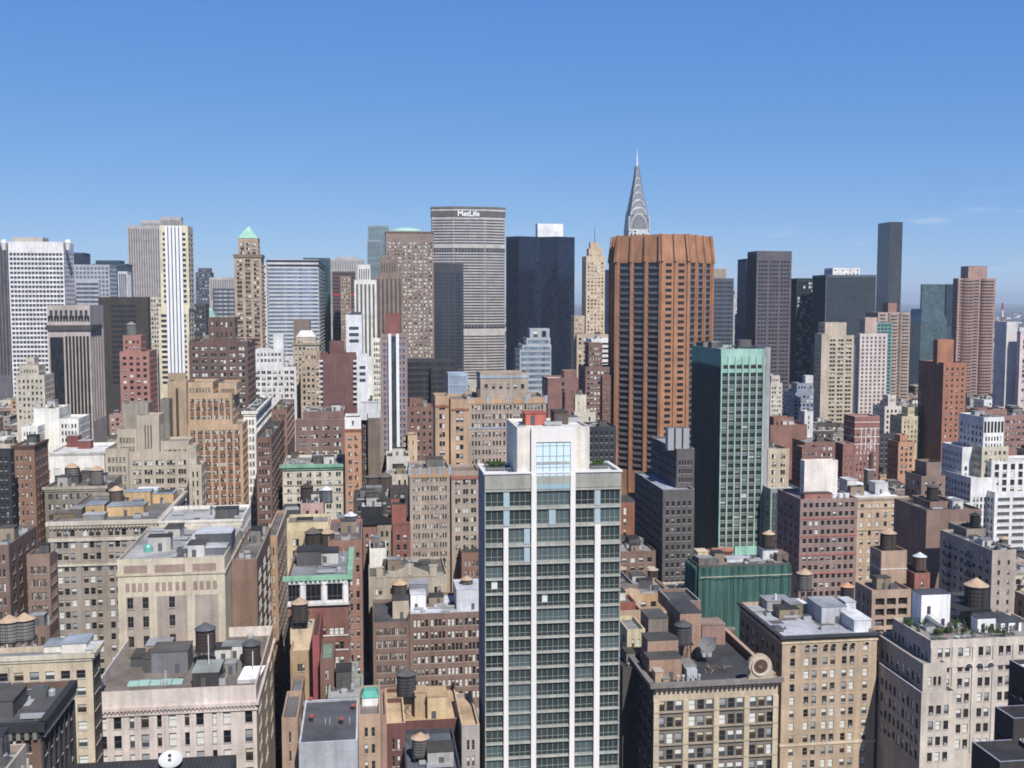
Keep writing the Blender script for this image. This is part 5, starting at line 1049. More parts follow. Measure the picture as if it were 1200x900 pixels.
    # beige block with blank panels
    b = B(262, 'beige panels', 'tall beige block with blank brick panels and a row of bricked niches', [(137, 263, 656, 0, 38)], 'd6c4a2', BLANK, yb=800, roof='a5a3a4', cop='c2b7a4')
    T = b.tiers[0]; (x0, y0), (x1, _), (_, y1), _ = T['poly']; Y = 262; X = lambda px: xof(px, Y, at(px, 700, Y)[2]); z = lambda py: at(200, py, Y)[2]; bk, bk2 = surf('a98a7a'), surf('b09c8c')
    for a, c in ((146, 173.5), (182, 217.5), (226.5, 254)):
        m = M(); m.box(X(a), X(c), y0 - .07, y0 - .004, z(672), z(661.5), bk); m.build('brick_panel', b.t)
    for grp in ((147.5, 155, 162, 169.5), (182.5, 190, 197.5, 206, 213.5), (227, 234.5, 242, 250)):
        for a in grp: m = M(); m.box(X(a), X(a + 4.6), y0 - .07, y0 - .004, z(692), z(682), bk); m.build('bricked_niche', b.t)
    for a, c in ((183.5, 219), (228, 255.5)):
        m = M(); m.box(X(a), X(c), y0 - .05, y0 - .003, z(775), z(698), bk2); m.build('brick_panel', b.t)
    m = M(); m.box(X(147.5), X(175), y0 - .05, y0 - .003, z(758), z(698), surf('b3a08e')); m.build('brick_panel', b.t)
    for px, pys in ((152.5, (699, 721, 744)), (170.5, (699, 721, 744)), (201.5, (699, 720.5, 743))):
        for py in pys:
            m = M(); xa, xb = X(px - 3.3), X(px + 3.3); m.box(xa, xb, y0 - .09, y0 - .053, z(py + 12.5), z(py), GLASS[0]); m.box(xa - .12, xb + .12, y0 - .25, y0 - .053, z(py + 12.5) - .25, z(py + 12.5), surf('b0a890'))
            m.box(xa, xb, y0 - .14, y0 - .093, z(py + 6.6), z(py + 6), surf('6d685e')); m.box((xa + xb) / 2 - .05, (xa + xb) / 2 + .05, y0 - .14, y0 - .093, z(py + 12.5), z(py), surf('6d685e')); m.build('window', b.t)
    bandring(b, 0, 657.5, .6, .25, 'cdbb98')
    for xl, xr, yt, dy, dp, c in ((215, 265, 643, 6, 16, '6f7076'), (229, 271, 626, 11, 8, '5d5e64')):
        xa, yy, zz = at(xl, yt, 262 + dy); bulkhead(b, xa, xof(xr, yy, zz), yy, yy + dp, T['roof'], zz, c, 'bfc2c8')
    xa, yy, zz = at(168, 638, 274); m = M(); m.lathe(xa + 1.2, yy, [(1.15, T['roof'] - .02), (1.15, zz - .6), (.8, zz)], 16, surf('4fb0a0', 'metal')); m.build('teal_tank', b.t)
    xa, yy, zz = at(178, 641, 276); m = M(); m.lathe(xa + 1.4, yy, [(1.1, T['roof'] - .02), (1.1, zz)], 14, surf('b9c2cc', 'metal')); m.build('grey_tank', b.t)
    clutter(b, 0, 1.5, 6)
    B(300.5, 'white parapet', 'long white stone parapet building behind the beige panelled block', [(186, 284, 611, 0, 22)], 'e9e0cf', S(n=8, g=2, p=.6, fh=4, wh=1.6, top=2.4, mix=(3, 2, 2, 3, 1, 3, 0)), yb=640, roof='b9b6b2', cornice=(.5, .3, 'e0d6c2'), cl=.7)
    bs = S(n=3, g=1, p=.45, fh=4.05, wh=2.6, top=4, mix=(0, 0, 1, 0, 0, 0, 0), frame='e6e6e6', glass=plain('pale_blue_pane', (.28, .36, .44), .15), rec=.2)
    b = B(274, 'brown flank', 'tall brown brick block with pale blue panes on its flank beside the beige panelled block', [(271, 301, 656, 0, ('x', 317)), (312, 325, 628, 38, 38, dict(g=1, col='bd9068', cop='c9b49a', st=S(n=2, g=1, p=.45, fh=4.05, wh=2.4, top=3.5, mix=(1, 1, 2, 5, 2, 1, 0)), side=S(n=8, g=1, p=.55, fh=4.05, wh=2.2, top=3.5, wallc='a08674'))), (264, 270.5, 657, 4, 20, dict(g=1, st=S(n=1, g=1, p=.3, m=.1, fh=4.05, wh=2.8, top=9, rec=.8)))], '8f6e58', BLANK, side=bs, yb=900, roof='7a706a', cl=1.2, cop='a8937e')
    # pink loft at the bottom with dark roof
    b = B(226, 'pink loft', 'pinkish stone loft with paired arched windows and a dark busy roof at lower left', [(105, 300, 812, 0, 42)], 'dccbbf', S(kind='grid', cols=[((a - 105) / 195, (a - 105 + 9) / 195) for a in (117.5, 131.5, 150, 163.5, 182, 195.5, 214.5, 228, 247, 260, 286)], fh=4.2, wh=2.9, top=5.3, mix=(2, 2, 3, 4, 3, 2, 0), frame='5d635c', rec=.4), side=S(n=3, g=1, p=.6, fh=4.2, top=6, wallc='c4ae98'), yb=900, roof='7d7168', cop='d2bba8', par=2.4, cap=100)
    T = b.tiers[0]; (x0, y0), (x1, _), (_, y1), _ = T['poly']; z = lambda py: at(200, py, 226)[2]
    m = M(); m.ring(inset(T['poly'], -.55), inset(T['poly'], -.004), z(830), z(826.5), surf('d9c3b8'))
    k = int((x1 - x0) / .8)
    for i in range(k): x = x0 + (x1 - x0) * i / k; m.box(x + .1, x + .5, y0 - .52, y0 - .01, z(832), z(830.05), surf('d3bcb0')); m.box(x - .02, x + .1, y0 - .2, y0 - .01, z(831.5), z(830.1), plain('dentil_gap_shade', (.03, .03, .035), .9))  # near-black strips paint the shade between the dentils
    m.build('cornice', b.t)
    m = M(); m.ring(inset(T['poly'], -.3), inset(T['poly'], -.004), z(836.5), z(834.5), surf('dac6bb')); m.build('string_course', b.t)
    for i, a in enumerate((110, 127, 144.5, 159.5, 176.5, 191.5, 209, 224, 242, 256, 275)):
        if i % 2: m = M(); x = xof(a, 226, z(850)); m.box(x - .28, x + .28, y0 - .3, y0 - .004, 2, z(838), surf('dcc8be')); m.build('pilaster', b.t)
    huts = ((177, 220, 765, 17, 7, '77767a', '5d5854'), (153, 178, 772, 22, 7, '5a5a60', '4a4644'), (225, 256, 789, 7, 8, '4a4644', '9ba39a'), (264, 276, 778, 14, 3, '8d8c8a', '9b9b9b'))
    for xl, xr, yt, dy, dp, c, rc in huts:
        xa, y, zz = at(xl, yt, 226 + dy); bulkhead(b, xa, xof(xr, y, zz), y, y + dp, T['roof'], zz, c, rc)
    m = M()
    for i in range(5): xa, y, zz = at(150 + 13 * i, 803, 236); m.box(xa, xa + 2.2, y - .6, y + 1.6, T['roof'] - .02, T['roof'] + .5 + .1 * (i % 2), surf('9fd3c8', 'metal'))
    m.build('skylight', b.t)
    m = M()
    for i in range(2): xa, y, zz = at(278 + 3 * i, 797 - 6 * i, 234 + 3 * i); m.q([(xa, y, T['roof'] + .8), (xa + 4.6, y, T['roof'] + .8), (xa + 5.4, y + 2.4, T['roof'] + 2.0), (xa + .8, y + 2.4, T['roof'] + 2.0)], surf('eceef0')); m.box(xa, xa + 4.6, y + .05, y + 2.2, T['roof'], T['roof'] + .78, surf('c9c9c9'))
    m.build('white_skylight', b.t)
    tank(240.5, 729, 'pink loft', 4.4, 'black coned water tank in front of the beige panelled block', '5c6068', '554238', Y=243)
    tank(294.5, 749, 'pink loft', 4.0, 'dark coned water tank at the right end of the pinkish loft roof', '5b6067', '5a463c', Y=246)
    m = M()
    for px, py in ((244, 744), (296, 763)): x, y, zz = at(px, py, 238); m.bar((x, y, T['roof']), (x, y, zz), .12, surf('dfe1e4', 'metal'))
    m.build('flue', b.t); clutter(b, 0, 1.6, 7, 6)
    # black standing seam roof with a dish
    b = B(168, 'seam roof', 'low building with a black standing seam metal roof at the bottom edge', [(60, 268, 928, 0, ('x', 277))], '4a4340', BLANK, yb=900, roof='45454b', cop='3a3a40', par=.25)
    T = b.tiers[0]; (x0, y0), (x1, _), (_, y1), _ = T['poly']; m = M()
    for i in range(40): x = x0 + .6 + (x1 - x0 - 1.2) * i / 39; m.box(x - .04, x + .04, y0 + .5, y1 - .5, T['roof'] + .002, T['roof'] + .12, surf('3a3a40'))
    m.build('standing_seams', b.t)
    x, y, zz = at(200, 891, 180); y = 175; x, _, _ = at(200, 891, y); t = thing('satellite_dish', (x, y, T['roof']), 'big white satellite dish on the black standing seam roof', 'satellite dish', 'satellite dishes on roofs')
    m = M(); m.bar((x, y, T['roof']), (x, y, T['roof'] + .9), .12, BLACK); m.build('post', t)
    m = M(); dish(m, x, y, T['roof'] + 1.0, 1.9, (0.05, -.45, 1)); m.build('reflector', t); m = M(); m.bar((x, y, T['roof'] + 1.0), (x + .05, y - .9, T['roof'] + 2.4), .05, BLACK); m.box(x - .2, x + .25, y - 1.05, y - .7, T['roof'] + 2.2, T['roof'] + 2.6, BLACK); m.build('feed_horn', t)
def dish(m, x, y, z, r, n, hx='d0d0cc'):
    l = math.sqrt(sum(a * a for a in n)); n = [a / l for a in n]; u = (n[2], 0, -n[0]); lu = hypot(u[0], u[2]); u = [a / lu for a in u]; v = (n[1] * u[2] - n[2] * u[1], n[2] * u[0] - n[0] * u[2], n[0] * u[1] - n[1] * u[0]); W_ = surf(hx, 'panel'); k = 24
    rings = [(r * q, .32 * r * q * q) for q in (0.05, .35, .65, .85, 1)]
    pt = lambda rr, d, a: (x + u[0] * rr * cos(a) + v[0] * rr * sin(a) + n[0] * d, y + u[1] * rr * cos(a) + v[1] * rr * sin(a) + n[1] * d, z + u[2] * rr * cos(a) + v[2] * rr * sin(a) + n[2] * d)
    for i in range(4):
        for j in range(k):
            a, c = 2 * pi * j / k, 2 * pi * (j + 1) / k; (ra, da), (rb, db) = rings[i], rings[i + 1]; m.q([pt(ra, da, a), pt(rb, db, a), pt(rb, db, c), pt(ra, da, c)], W_); m.q([pt(ra, da - .05, c), pt(rb, db - .05, c), pt(rb, db - .05, a), pt(ra, da - .05, a)], W_)
    m.q([pt(rings[0][0], .01, 2 * pi * j / k) for j in range(k)], W_)
left_near()
# --- centre near
def centre_near():
    b = B(330, 'brown loft', 'wide brown brick loft with a silver roof behind the glass tower', [(480, 566, 720, 0, 24), (437, 479.5, 730, -3, 26, dict(g=1, roof='55555b'))], '8f6f62', S(n=4, g=4, p=.16, q=.3, fh=3.95, wh=2.3, top=1.9, mix=(3, 2, 2, 5, 2, 3, 0)), side=S(n=4, g=1, p=.6), yb=850, roof='c4c8d4', cop='84685c', cap=100)
    T, U = b.tiers
    for T_, xl, xr, yt, dy, dp, c, rc in ((T, 535, 570, 691, 6, 12, 'd3d6de', 'c9cdd8'), (T, 481, 499, 697, 8, 6, 'e6e6ea', 'c3c5cc'), (T, 480, 502, 685, 16, 6, '8a8a94', '9a9aa2'), (U, 460, 479, 704, 4, 6, 'c7b69c', '4c4b4d')):
        xa, y, z = at(xl, yt, 330 + dy); bulkhead(b, xa, xof(xr, y, z), y, y + dp, T_['roof'], z, c, rc)
    tank(547, 674, 'brown loft', 4.0, 'tan coned water tank on the silver box beside the glass tower', bar='6e665e', Y=342)
    tank(468, 678, 'brown loft', 5.0, 'dark water tank with a tan top on the dark half of the loft roof', bar='5f544c', Y=342, ti=1)
    clutter(b, 0, .8, 3)
    # long parapet building with shaped gables
    b = B(356, 'shaped gables', 'low tan building whose long parapet rises in shaped gables', [(432, 524, 676, 0, 26)], 'b9a88f', S(n=5, g=2, p=.55, fh=3.8, wh=2.1, top=4.2), yb=705, roof='6d6862', cl=1.6)
    T = b.tiers[0]; (x0, y0), (x1, _) = T['poly'][:2]; z1 = T['z1']; z = lambda py: at(478, py, 356)[2]; X = lambda px: xof(px, 356, z(670)); col = surf('bdac92')
    m = M(); prof = [(452, 673), (476, 664.5), (476, 661), (484, 661), (484, 664.5), (502, 671.5), (503, 676), (452, 676)]
    f = [(X(a), y0 - .15, z(c)) for a, c in prof]; k = [(p[0], p[1] + .7, p[2]) for p in f]; m.q(list(reversed(f)), col); m.q(k, col)
    for i in range(len(f)): j = (i + 1) % len(f); m.q([f[i], f[j], k[j], k[i]], surf('cdbda4'))
    for a in (441, 505, 446.5, 510.5): pass
    for a, c in ((441, 449), (503.5, 512)): m.box(X(a), X(c), y0 - .15, y0 + .5, z1 - .5, z(664), col); m.box(X(a - 1), X(c + 1), y0 - .3, y0 + .6, z(664) + .003, z(663), surf('cdbda4'))
    m.box(X(478.5), X(481.5), y0 - .4, y0 - .152, z(674), z(660), surf('d2c3aa')); m.build('shaped_gable', b.t)
    B(372, 'white box', 'plain white box house with one slit behind the shaped gables', [(433, 453, 643, 0, 14)], 'e4dfd3', S(n=1, g=1, p=.9, m=3, fh=9, wh=3, top=4, skip=(1, 2, 3)), yb=672, cl=.5)
    B(392, 'grey lofts', 'grey brown loft with dark windows between the white box and the glass tower', [(453, 503, 650, 0, 20), (503, 522, 655, -4, 10, dict(g=1, col='9b6252')), (541, 568, 648, -12, 12, dict(g=1, col='94664f'))], '94826f', S(n=5, g=2, p=.45, fh=3.7, wh=2.1, top=3, mix=(3, 2, 2, 3, 1, 2, 0)), yb=672, roof='4b4a4c', cl=1.5)
    tank(476, 634, 'grey lofts', 4.6, 'squat black water tank with a white cap on the grey brown loft', 'e2e4e8', '3a332f', Y=400)
    B(398, 'black sheds', 'row of black roof sheds and vents in front of the tan wings', [(486, 556, 632, 0, 16), (489, 500, 620, 3, 8), (520, 545, 625, 3, 6)], '3c3d42', S(n=6, g=1, p=.6), yb=645, roof='44464c', cl=2)
    tank(520, 601, 'black sheds', 5.2, 'tall dark brown water tank before the tan wings', '4a3c36', '4d3c36', Y=405)
    b = B(385, 'gable houses', 'three narrow brick house fronts, one with a black pediment, in the centre', [(424, 442, 615, 0, 16, dict(col='9a6858')), (442, 459, 612, -.6, 14, dict(g=1, col='a59078')), (459, 476, 592, 4, 12, dict(g=1, col='a95a4a', st=BLANK)), (460, 481, 616, -3, 6.5, dict(g=1, col='9a5a4c'))], '9a6858', S(n=2, g=1, p=.5, fh=3.6, wh=2.1, top=3.4), yb=645, roof='4a4546', cl=.8)
    x0, y0, z = at(425, 606, 384); x1 = xof(459, 384, z); xm = (x0 + x1) / 2; m = M(); z0 = at(425, 614, 384)[2]
    f = [(x0, y0 - .3, z0), (x1, y0 - .3, z0), (x1, y0 - .3, z0 + 1.4), (xm, y0 - .3, z + 1.6), (x0, y0 - .3, z0 + 1.4)]; kk = [(p[0], p[1] + .8, p[2]) for p in f]; bm = surf('2f3034'); m.q(f, bm); m.q(list(reversed(kk)), bm)
    for i in range(5): j = (i + 1) % 5; m.q([f[j], f[i], kk[i], kk[j]], bm)
    m.build('pediment', b.t)
    B(392, 'black crate', 'black louvred plant box on a dark roof left of the red gable', [(423, 449, 594, 0, 14)], '35363b', BLANK, yb=612, roof='c9cdd2', cl=1)
    B(430, 'dark jumble', 'jumble of dark low roofs behind the black louvred plant box', [(414, 480, 586, 0, 24), (430, 452, 577, 6, 8), (457, 478, 572, 8, 8)], '57504b', S(n=7, g=1, p=.6), yb=600, roof='46464a', cl=3)
    for px, py, d in ((437, 556, 'left one of two broad brown'), (451, 555, 'right one of two broad brown')): tank(px, py, 'dark jumble', 6, d + ' tanks below the white garage front', '776a5e', '6a5a4e', Y=450)
    B(470, 'beige terrace', 'pale beige stepped house below the white garage front', [(456, 480, 556, 0, 16)], 'c9b79f', S(n=3, g=1, p=.6), yb=580, cl=1.2)
    b = B(348, 'yellow front', 'cream yellow house fronts with a grey mansard in the centre left', [(336, 386, 622, 0, 18), (336, 385, 613, 1, 14)], 'dcc592', S(n=3, g=2, p=.5, fh=3.8, wh=2.3, top=2.8), yb=650, roof='8d8377', cl=1.4)
    B(372, 'pink hut', 'pink stucco roof house with a steel vent in front of the green corniced block', [(352, 379, 590, 0, 12), (330, 352, 598, 2, 12, dict(g=1, col='4d5650'))], 'c79a8e', S(n=2, g=1, p=.7), yb=612, roof='9aa09a', cl=2)
    tank(383, 596, 'pink hut', 4, 'grey steel tank with a white dome beside the pink roof house', 'dddfe2', '77777b', Y=376)
    tank(359.5, 576, 'pink hut', 4.4, 'brown conical water tank in front of the green corniced block', '4d4038', '54443a', Y=380)
    B(352, 'black bins', 'black roof enclosure beside the cream yellow house fronts', [(386, 425, 622, 0, 14)], '303136', BLANK, yb=634, roof='3a3b40', cl=1)
    tank(411, 611, 'black bins', 4, 'silver domed tank on the black roof enclosure', 'e0e1e5', '85868c', Y=357)
    b = B(300, 'red rear', 'red brick loft with two window columns beside the dark street', [(384, 424, 634, 0, 30)], 'a87660', S(kind='grid', cols=[(.62, .72), (.82, .92)], fh=3.7, wh=2, top=3.5), side=BLANK, yb=780, roof='7c6c66', cl=1)
    b = B(300.5, 'steel roofs', 'low loft under grey sheds and two brown tanks beside the red brick loft', [(352, 384, 648, 0, 22)], '7d6a5e', S(n=3, g=2, p=.4), yb=680, roof='a6a9ae', cl=2.5)
    tank(367, 634, 'steel roofs', 4.6, 'fat brown water tank, left of two above the green copper cornice', '76685c', '5a4a40', Y=306)
    tank(384, 634, 'steel roofs', 4.0, 'tan coned water tank, right of two above the green copper cornice', bar='5f5048', Y=308)
    b = B(264, 'copper front', 'narrow loft with a green copper cornice, white stone top and red brick bays', [(337, 408, 676, 0, 30)], '95604f', S(n=3, g=3, p=.2, fh=3.7, wh=1.9, top=13.2, mix=(3, 2, 2, 4, 2, 2, 0), sill=.25, wcol='e6dfd8'), side=S(n=4, g=1, p=.6, fh=3.7, wallc='8a5244'), yb=790, roof='8c8f92', cornice=(.9, 1.1, '82c69c', 'd8d4ce'), cl=1)
    T = b.tiers[0]; (x0, y0), (x1, _) = T['poly'][:2]; z = lambda py: at(370, py, 264)[2]; X = lambda px: xof(px, 264, z(690))
    m = M(); m.box(x0, x1, y0 - .35, y0 - .004, z(706), z(680), surf('e3ddda')); m.build('stone_front', b.t)
    for a, c in ((338, 351), (359, 376), (384, 401)):
        m = M(); m.box(X(a), X(c), y0 - .4, y0 - .353, z(703), z(684), GLASS[0])
        for i in range(4): x = X(a) + (X(c) - X(a)) * i / 3; m.box(x - .08, x + .08, y0 - .5, y0 - .403, z(703), z(684), surf('55524c'))
        m.box(X(a), X(c), y0 - .46, y0 - .403, z(699), z(698), surf('55524c')); m.build('shop_window', b.t)
    for a in (354.5, 380, 404.5): m = M(); x = X(a); m.box(x - .45, x + .45, y0 - .75, y0 - .354, z(706), z(681), surf('efebe8')); m.box(x - .6, x + .6, y0 - .9, y0 - .354, z(684), z(681), surf('f3efec')); m.build('column', b.t)
    m = M(); m.box(x0 - .1, x1 + .1, y0 - .7, y0 - .004, z(709), z(706) - .004, surf('d9d3cc')); m.build('string_course', b.t)
    b = B(248, 'ochre step', 'ochre brick back building with a pale terrace roof below the copper fronted loft', [(340, 365, 763, 0, 20), (340, 367, 738, 8, 8, dict(col='e0c39a', st=BLANK))], 'bf9a68', S(n=1, g=3, p=.5, fh=3.7, wh=1.8, top=3.2), yb=830, roof='d9bd94', side=BLANK)
    tank(351, 700, 'copper front', 4.0, 'tan coned dark water tank in front of the copper fronted loft', bar='574a42', Y=262.5) if 0 else tank(351, 700, 'ochre step', 4.0, 'tan coned dark water tank in front of the copper fronted loft', bar='574a42', ti=1, Y=258)
    clutter(b, 1, 1, 3)
    B(243, 'crimson wall', 'deep red painted party wall stepping down towards the viewer', [(366, 374, 745, 0, 22)], 'a84a48', BLANK, yb=830, side=BLANK)
    B(240, 'mansard patch', 'small dark house with green hatches right of the crimson wall', [(375, 391, 772, 0, 14)], '8a6250', S(n=1, g=2, p=.5, fh=3.5), yb=820, roof='6f8a76', cl=1.4)
    b = B(232, 'grey terrace', 'grey flat roof house with a copper edge beside the dark street', [(384, 425, 818, 0, 14), (391, 419, 787, 14, 6)], '9c9690', S(n=3, g=1, p=.6), yb=825, roof='aaa6a4', cop='8fc0aa', cl=1)
    b = B(205, 'tan flats', 'tan brick flats with a white terrace tent in the bottom centre', [(420, 446, 838, 0, 16), (446.5, 453, 838, 1, 14, dict(g=1, col='a4806a', st=BLANK))], 'c09a76', S(n=2, g=1, p=.5, fh=3.4, wh=1.9, top=2.6, mix=(3, 2, 4, 3, 1, 1, 0)), yb=900, roof='8e857c', cl=1.2)
    x0, y, z = at(424, 814, 212); x1 = xof(443, 212, z); T = b.tiers[0]; t = thing('roof_tent', (x0, y, T['roof']), 'white roof tent with a teal canopy beside the dark street', 'tent')
    m = M(); m.box(x0, x1, y, y + 4, T['roof'] + .02, z - .7, surf('e9e6df')); m.build('wall', t); m = M(); m.frustum([(x0 - .2, y - .2), (x1 + .2, y - .2), (x1 + .2, y + 4.2), (x0 - .2, y + 4.2)], z - .69, [(x0 + .4, y + .8), (x1 - .4, y + .8), (x1 - .4, y + 3.2), (x0 + .4, y + 3.2)], z + .4, surf('3fb39a')); m.build('canopy', t)
    b = B(191, 'grey deck', 'grey flat roofed block with red pipes on a charcoal deck at the bottom', [(350, 419, 871, 0, 21)], 'adadb4', BLANK, side=BLANK, yb=900, roof='5c5c62', cop='c9ccd2', par=.4)
    T = b.tiers[0]
    for px, py, h in ((365, 847, .9), (400, 849, .9), (414, 833, .7), (364, 824, .6)):
        for Yt in range(191, 216):
            if proj(*at(px, py, Yt)[:2], T['roof'])[1] < py: break
        x, y, _ = at(px, py, Yt); m = M(); m.lathe(x, y, [(.35, T['roof'] - .02), (.35, T['roof'] + h)], 10, surf('3a3436')); m.lathe(x, y, [(.5, T['roof'] + h + .003), (.5, T['roof'] + h + .25)], 10, surf('c0503c')); m.build('red_cap_vent', b.t)
    (x0, y0), (x1, _), (_, y1), _ = T['poly']; m = M()
    for q in (.42, .5, .85): x = x0 + (x1 - x0) * q; m.bar((x, y0 + 9, T['roof']), (x, y0 + 9, T['roof'] + 1.3), .06, surf('c9c9c9', 'metal'))
    m.build('pipe', b.t); m = M(); m.box(x0 + 6, x0 + 7.5, y0 - .05, y0 - .003, T['z1'] - 9.5, T['z1'] - 6.5, GLASS[0]); m.box(x0 + 8, x0 + 9, y0 - .05, y0 - .003, T['z1'] - 8.2, T['z1'] - 7, surf('d5dadf')); m.build('window', b.t)
    B(214, 'vent stack', 'narrow brown house with silver vents left of the grey deck', [(338, 352, 820, 0, 14)], 'a88262', S(n=2, g=1, p=.6), yb=860, roof='7b7d80', cl=2.5)
    B(196, 'tan slip', 'tan brick slip of wall at the foot of the tall brown block', [(330, 349, 842, 0, 14)], 'b58f70', S(n=1, g=1, p=.7, fh=3.6), yb=900, roof='6d6a68', cl=1)
    b = B(214, 'court block', 'maroon brick block around a dark court with an ochre roof at the bottom centre', [(453, 541, 846, 8, 20), (453, 475, 848, -6, 13.8, dict(g=1)), (541, 562, 850, 0, 18, dict(g=1, col='a69a92'))], '7c4a44', S(n=2, g=1, p=.5, fh=3.5, wh=2.2, top=3.2, mix=(2, 2, 4, 3, 1, 1, 0)), yb=900, roof='c9a473', cop='d8b27c')
    T = b.tiers[0]; xa, y, z = at(501, 817, 224); bulkhead(b, xa, xof(524, y, z), y, y + 6, T['roof'], z, 'e0bd80', 'c29b66')
    for xl, xr, yt, dy in ((470, 484, 815, 14), (486, 500, 812, 12)): xa, y, z = at(xl, yt, 214 + dy); bulkhead(b, xa, xof(xr, y, z), y, y + 4, T['roof'], z, 'cba878', 'bb9766', False)
    tank(476, 782, 'court block', 4.2, 'dark slatted water tank on an ochre base in front of the brown loft', '66625f', '54504f', Y=228)
    b = B(196, 'court floor', 'low shadowed blue roofed wing filling the court at the bottom centre', [(476, 540, 905, 0, 20)], '4a4a52', BLANK, yb=900, roof='5d6470', cl=.8)  # the shadow over the court is coloured into this roof
    tank(492.5, 858, 'court floor', 3.2, 'tan coned grey water tank standing in the dark court', bar='77706a', Y=203)
    B(250, 'grey yard', 'small grey flat roof house squeezed against the foot of the glass tower', [(541, 566, 862, -12, 20)], 'b8b2b0', S(n=2, g=1, p=.6), yb=900, roof='b9b4b4')
centre_near()
# --- right near
def rosette_block():
    Y = 238; L = 912 - 766
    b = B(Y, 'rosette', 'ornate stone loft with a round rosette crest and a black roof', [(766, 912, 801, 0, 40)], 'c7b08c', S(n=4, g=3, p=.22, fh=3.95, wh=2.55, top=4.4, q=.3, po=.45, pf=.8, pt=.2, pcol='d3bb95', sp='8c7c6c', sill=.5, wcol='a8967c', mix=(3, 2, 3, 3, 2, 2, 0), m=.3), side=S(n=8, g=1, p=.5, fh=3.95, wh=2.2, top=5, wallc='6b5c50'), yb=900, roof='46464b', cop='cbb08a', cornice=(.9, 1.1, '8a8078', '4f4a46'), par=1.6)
    T = b.tiers[0]; (x0, y0), (x1, _), (_, y1), _ = T['poly']; rf = T['roof']; z1 = T['z1']
    hs = ((759, 795, 751, 13, 6, 'b08a70', '4e4c4c'), (761, 799, 773, 6, 5, 'ab8468', '55524f'), (768, 777, 788, 1.5, 3, 'c4a27c', 'b0a090'), (777, 785, 796, 1, 2, 'b08a6e', '8a847a'), (797, 822, 719, 20, 12, 'b0866a', '4b4b4f'), (760, 783, 725, 24, 8, '8a7a70', '5b5956'), (823, 850, 733, 30, 6, 'a97f6e', '9a7a6a'))
    for xl, xr, yt, dy, dp, c, rc in hs:
        xa, y, z = at(xl, yt, Y + dy); bulkhead(b, xa, xof(xr, y, z), y, y + dp, rf, z, c, rc, xr - xl > 20)
    xa, y, z = at(805, 785, Y + 4); m = M(); m.box(xa, xa + 2.6, y, y + 4, rf, z, surf('b9bcc2', 'metal')); m.box(xa - .3, xa + 2.9, y + 1.5, y + 7, z + .003, z + .5, surf('8f8c82')); m.build('air_handler', b.t)
    m = M()
    for i in range(5):
        x = at(794 + 6.2 * i, 797, Y + 2.5)[0]; m.lathe(x, Y + 2.2, [(.22, rf), (.22, rf + 1.9), (.4, rf + 2.1), (.4, rf + 2.5)], 10, surf('c4c2bc', 'metal'))
    m.build('gooseneck_vent', b.t)
    m = M(); r = random.Random(2)
    for i in range(9): x, y, _ = at(838, 757, Y + 11); x += r.uniform(-3, 3); y += r.uniform(-2, 2); a = r.uniform(0, 3); m.bar((x, y, rf + .1), (x + 2.4 * cos(a), y + 2.4 * sin(a), rf + .1 + r.uniform(0, .7)), .08, surf('b59a7e'))
    m.build('timber_pile', b.t)
    x, y, z = at(829, 756, Y + 16); t = thing('satellite_dish', (x, y, rf), 'big grey satellite dish on the black roof of the rosette loft', 'satellite dish', 'satellite dishes on roofs')
    m = M(); m.bar((x, y + .3, rf), (x, y + .1, z), .14, BLACK); m.build('post', t); m = M(); dish(m, x, y, z, 2.1, (-.25, -1, .6), '77787a'); m.build('reflector', t); m = M(); m.bar((x, y, z), (x + .5, y - 1.5, z + 1.0), .05, BLACK); m.build('feed_arm', t)
    tank(801, 726, 'rosette', 4.2, 'black slatted water tank between brick huts on the rosette loft', '5a5a5c', '5b5b5d', Y=Y + 16)
    # crest with the round rosette
    c = surf('c9b294'); cx, _, cz = at(891, 781, Y - .4); m = M(); yy = y0 - .5
    z = lambda py: at(891, py, Y)[2]; X = lambda px: xof(px, Y, z(790))
    m.box(X(872), X(911), yy, yy + 1.4, z(801), z(795), c)
    R0 = (X(902) - X(880)) / 2
    prof = [(X(876), z(795)), (X(907), z(795)), (X(904), z(786))] + [(cx + R0 * 1.25 * cos(a * pi / 10), cz + R0 * 1.25 * sin(a * pi / 10)) for a in range(0, 11)] + [(X(879), z(786))]
    f = [(p[0], yy, p[1]) for p in prof]; k = [(p[0], yy + 1.2, p[1]) for p in prof]; m.q(f, c); m.q(list(reversed(k)), c)
    for i in range(len(f)): j = (i + 1) % len(f); m.q([f[j], f[i], k[i], k[j]], c)
    m.build('crest', b.t)
    m = M(); n = 24
    def disc(r0, r1, o0, o1, mt):
        for i in range(n):
            a, e = 2 * pi * i / n, 2 * pi * (i + 1) / n; m.q([(cx + r0 * cos(a), yy - o0, cz + r0 * sin(a)), (cx + r1 * cos(a), yy - o1, cz + r1 * sin(a)), (cx + r1 * cos(e), yy - o1, cz + r1 * sin(e)), (cx + r0 * cos(e), yy - o0, cz + r0 * sin(e))], mt)
    disc(R0, R0 * .95, .02, .35, c); disc(R0 * .95, R0 * .78, .35, .3, surf('d8c6a8')); disc(R0 * .78, R0 * .7, .3, .06, c); disc(R0 * .7, R0 * .2, .06, .1, surf('6f4c42')); disc(R0 * .2, .01, .25, .3, surf('8a6a58'))
    for i in range(12): a = 2 * pi * i / 12; m.bar((cx + R0 * .22 * cos(a), yy - .12, cz + R0 * .22 * sin(a)), (cx + R0 * .66 * cos(a), yy - .12, cz + R0 * .66 * sin(a)), .06, surf('5a3c34'))
    m.build('rosette', b.t)
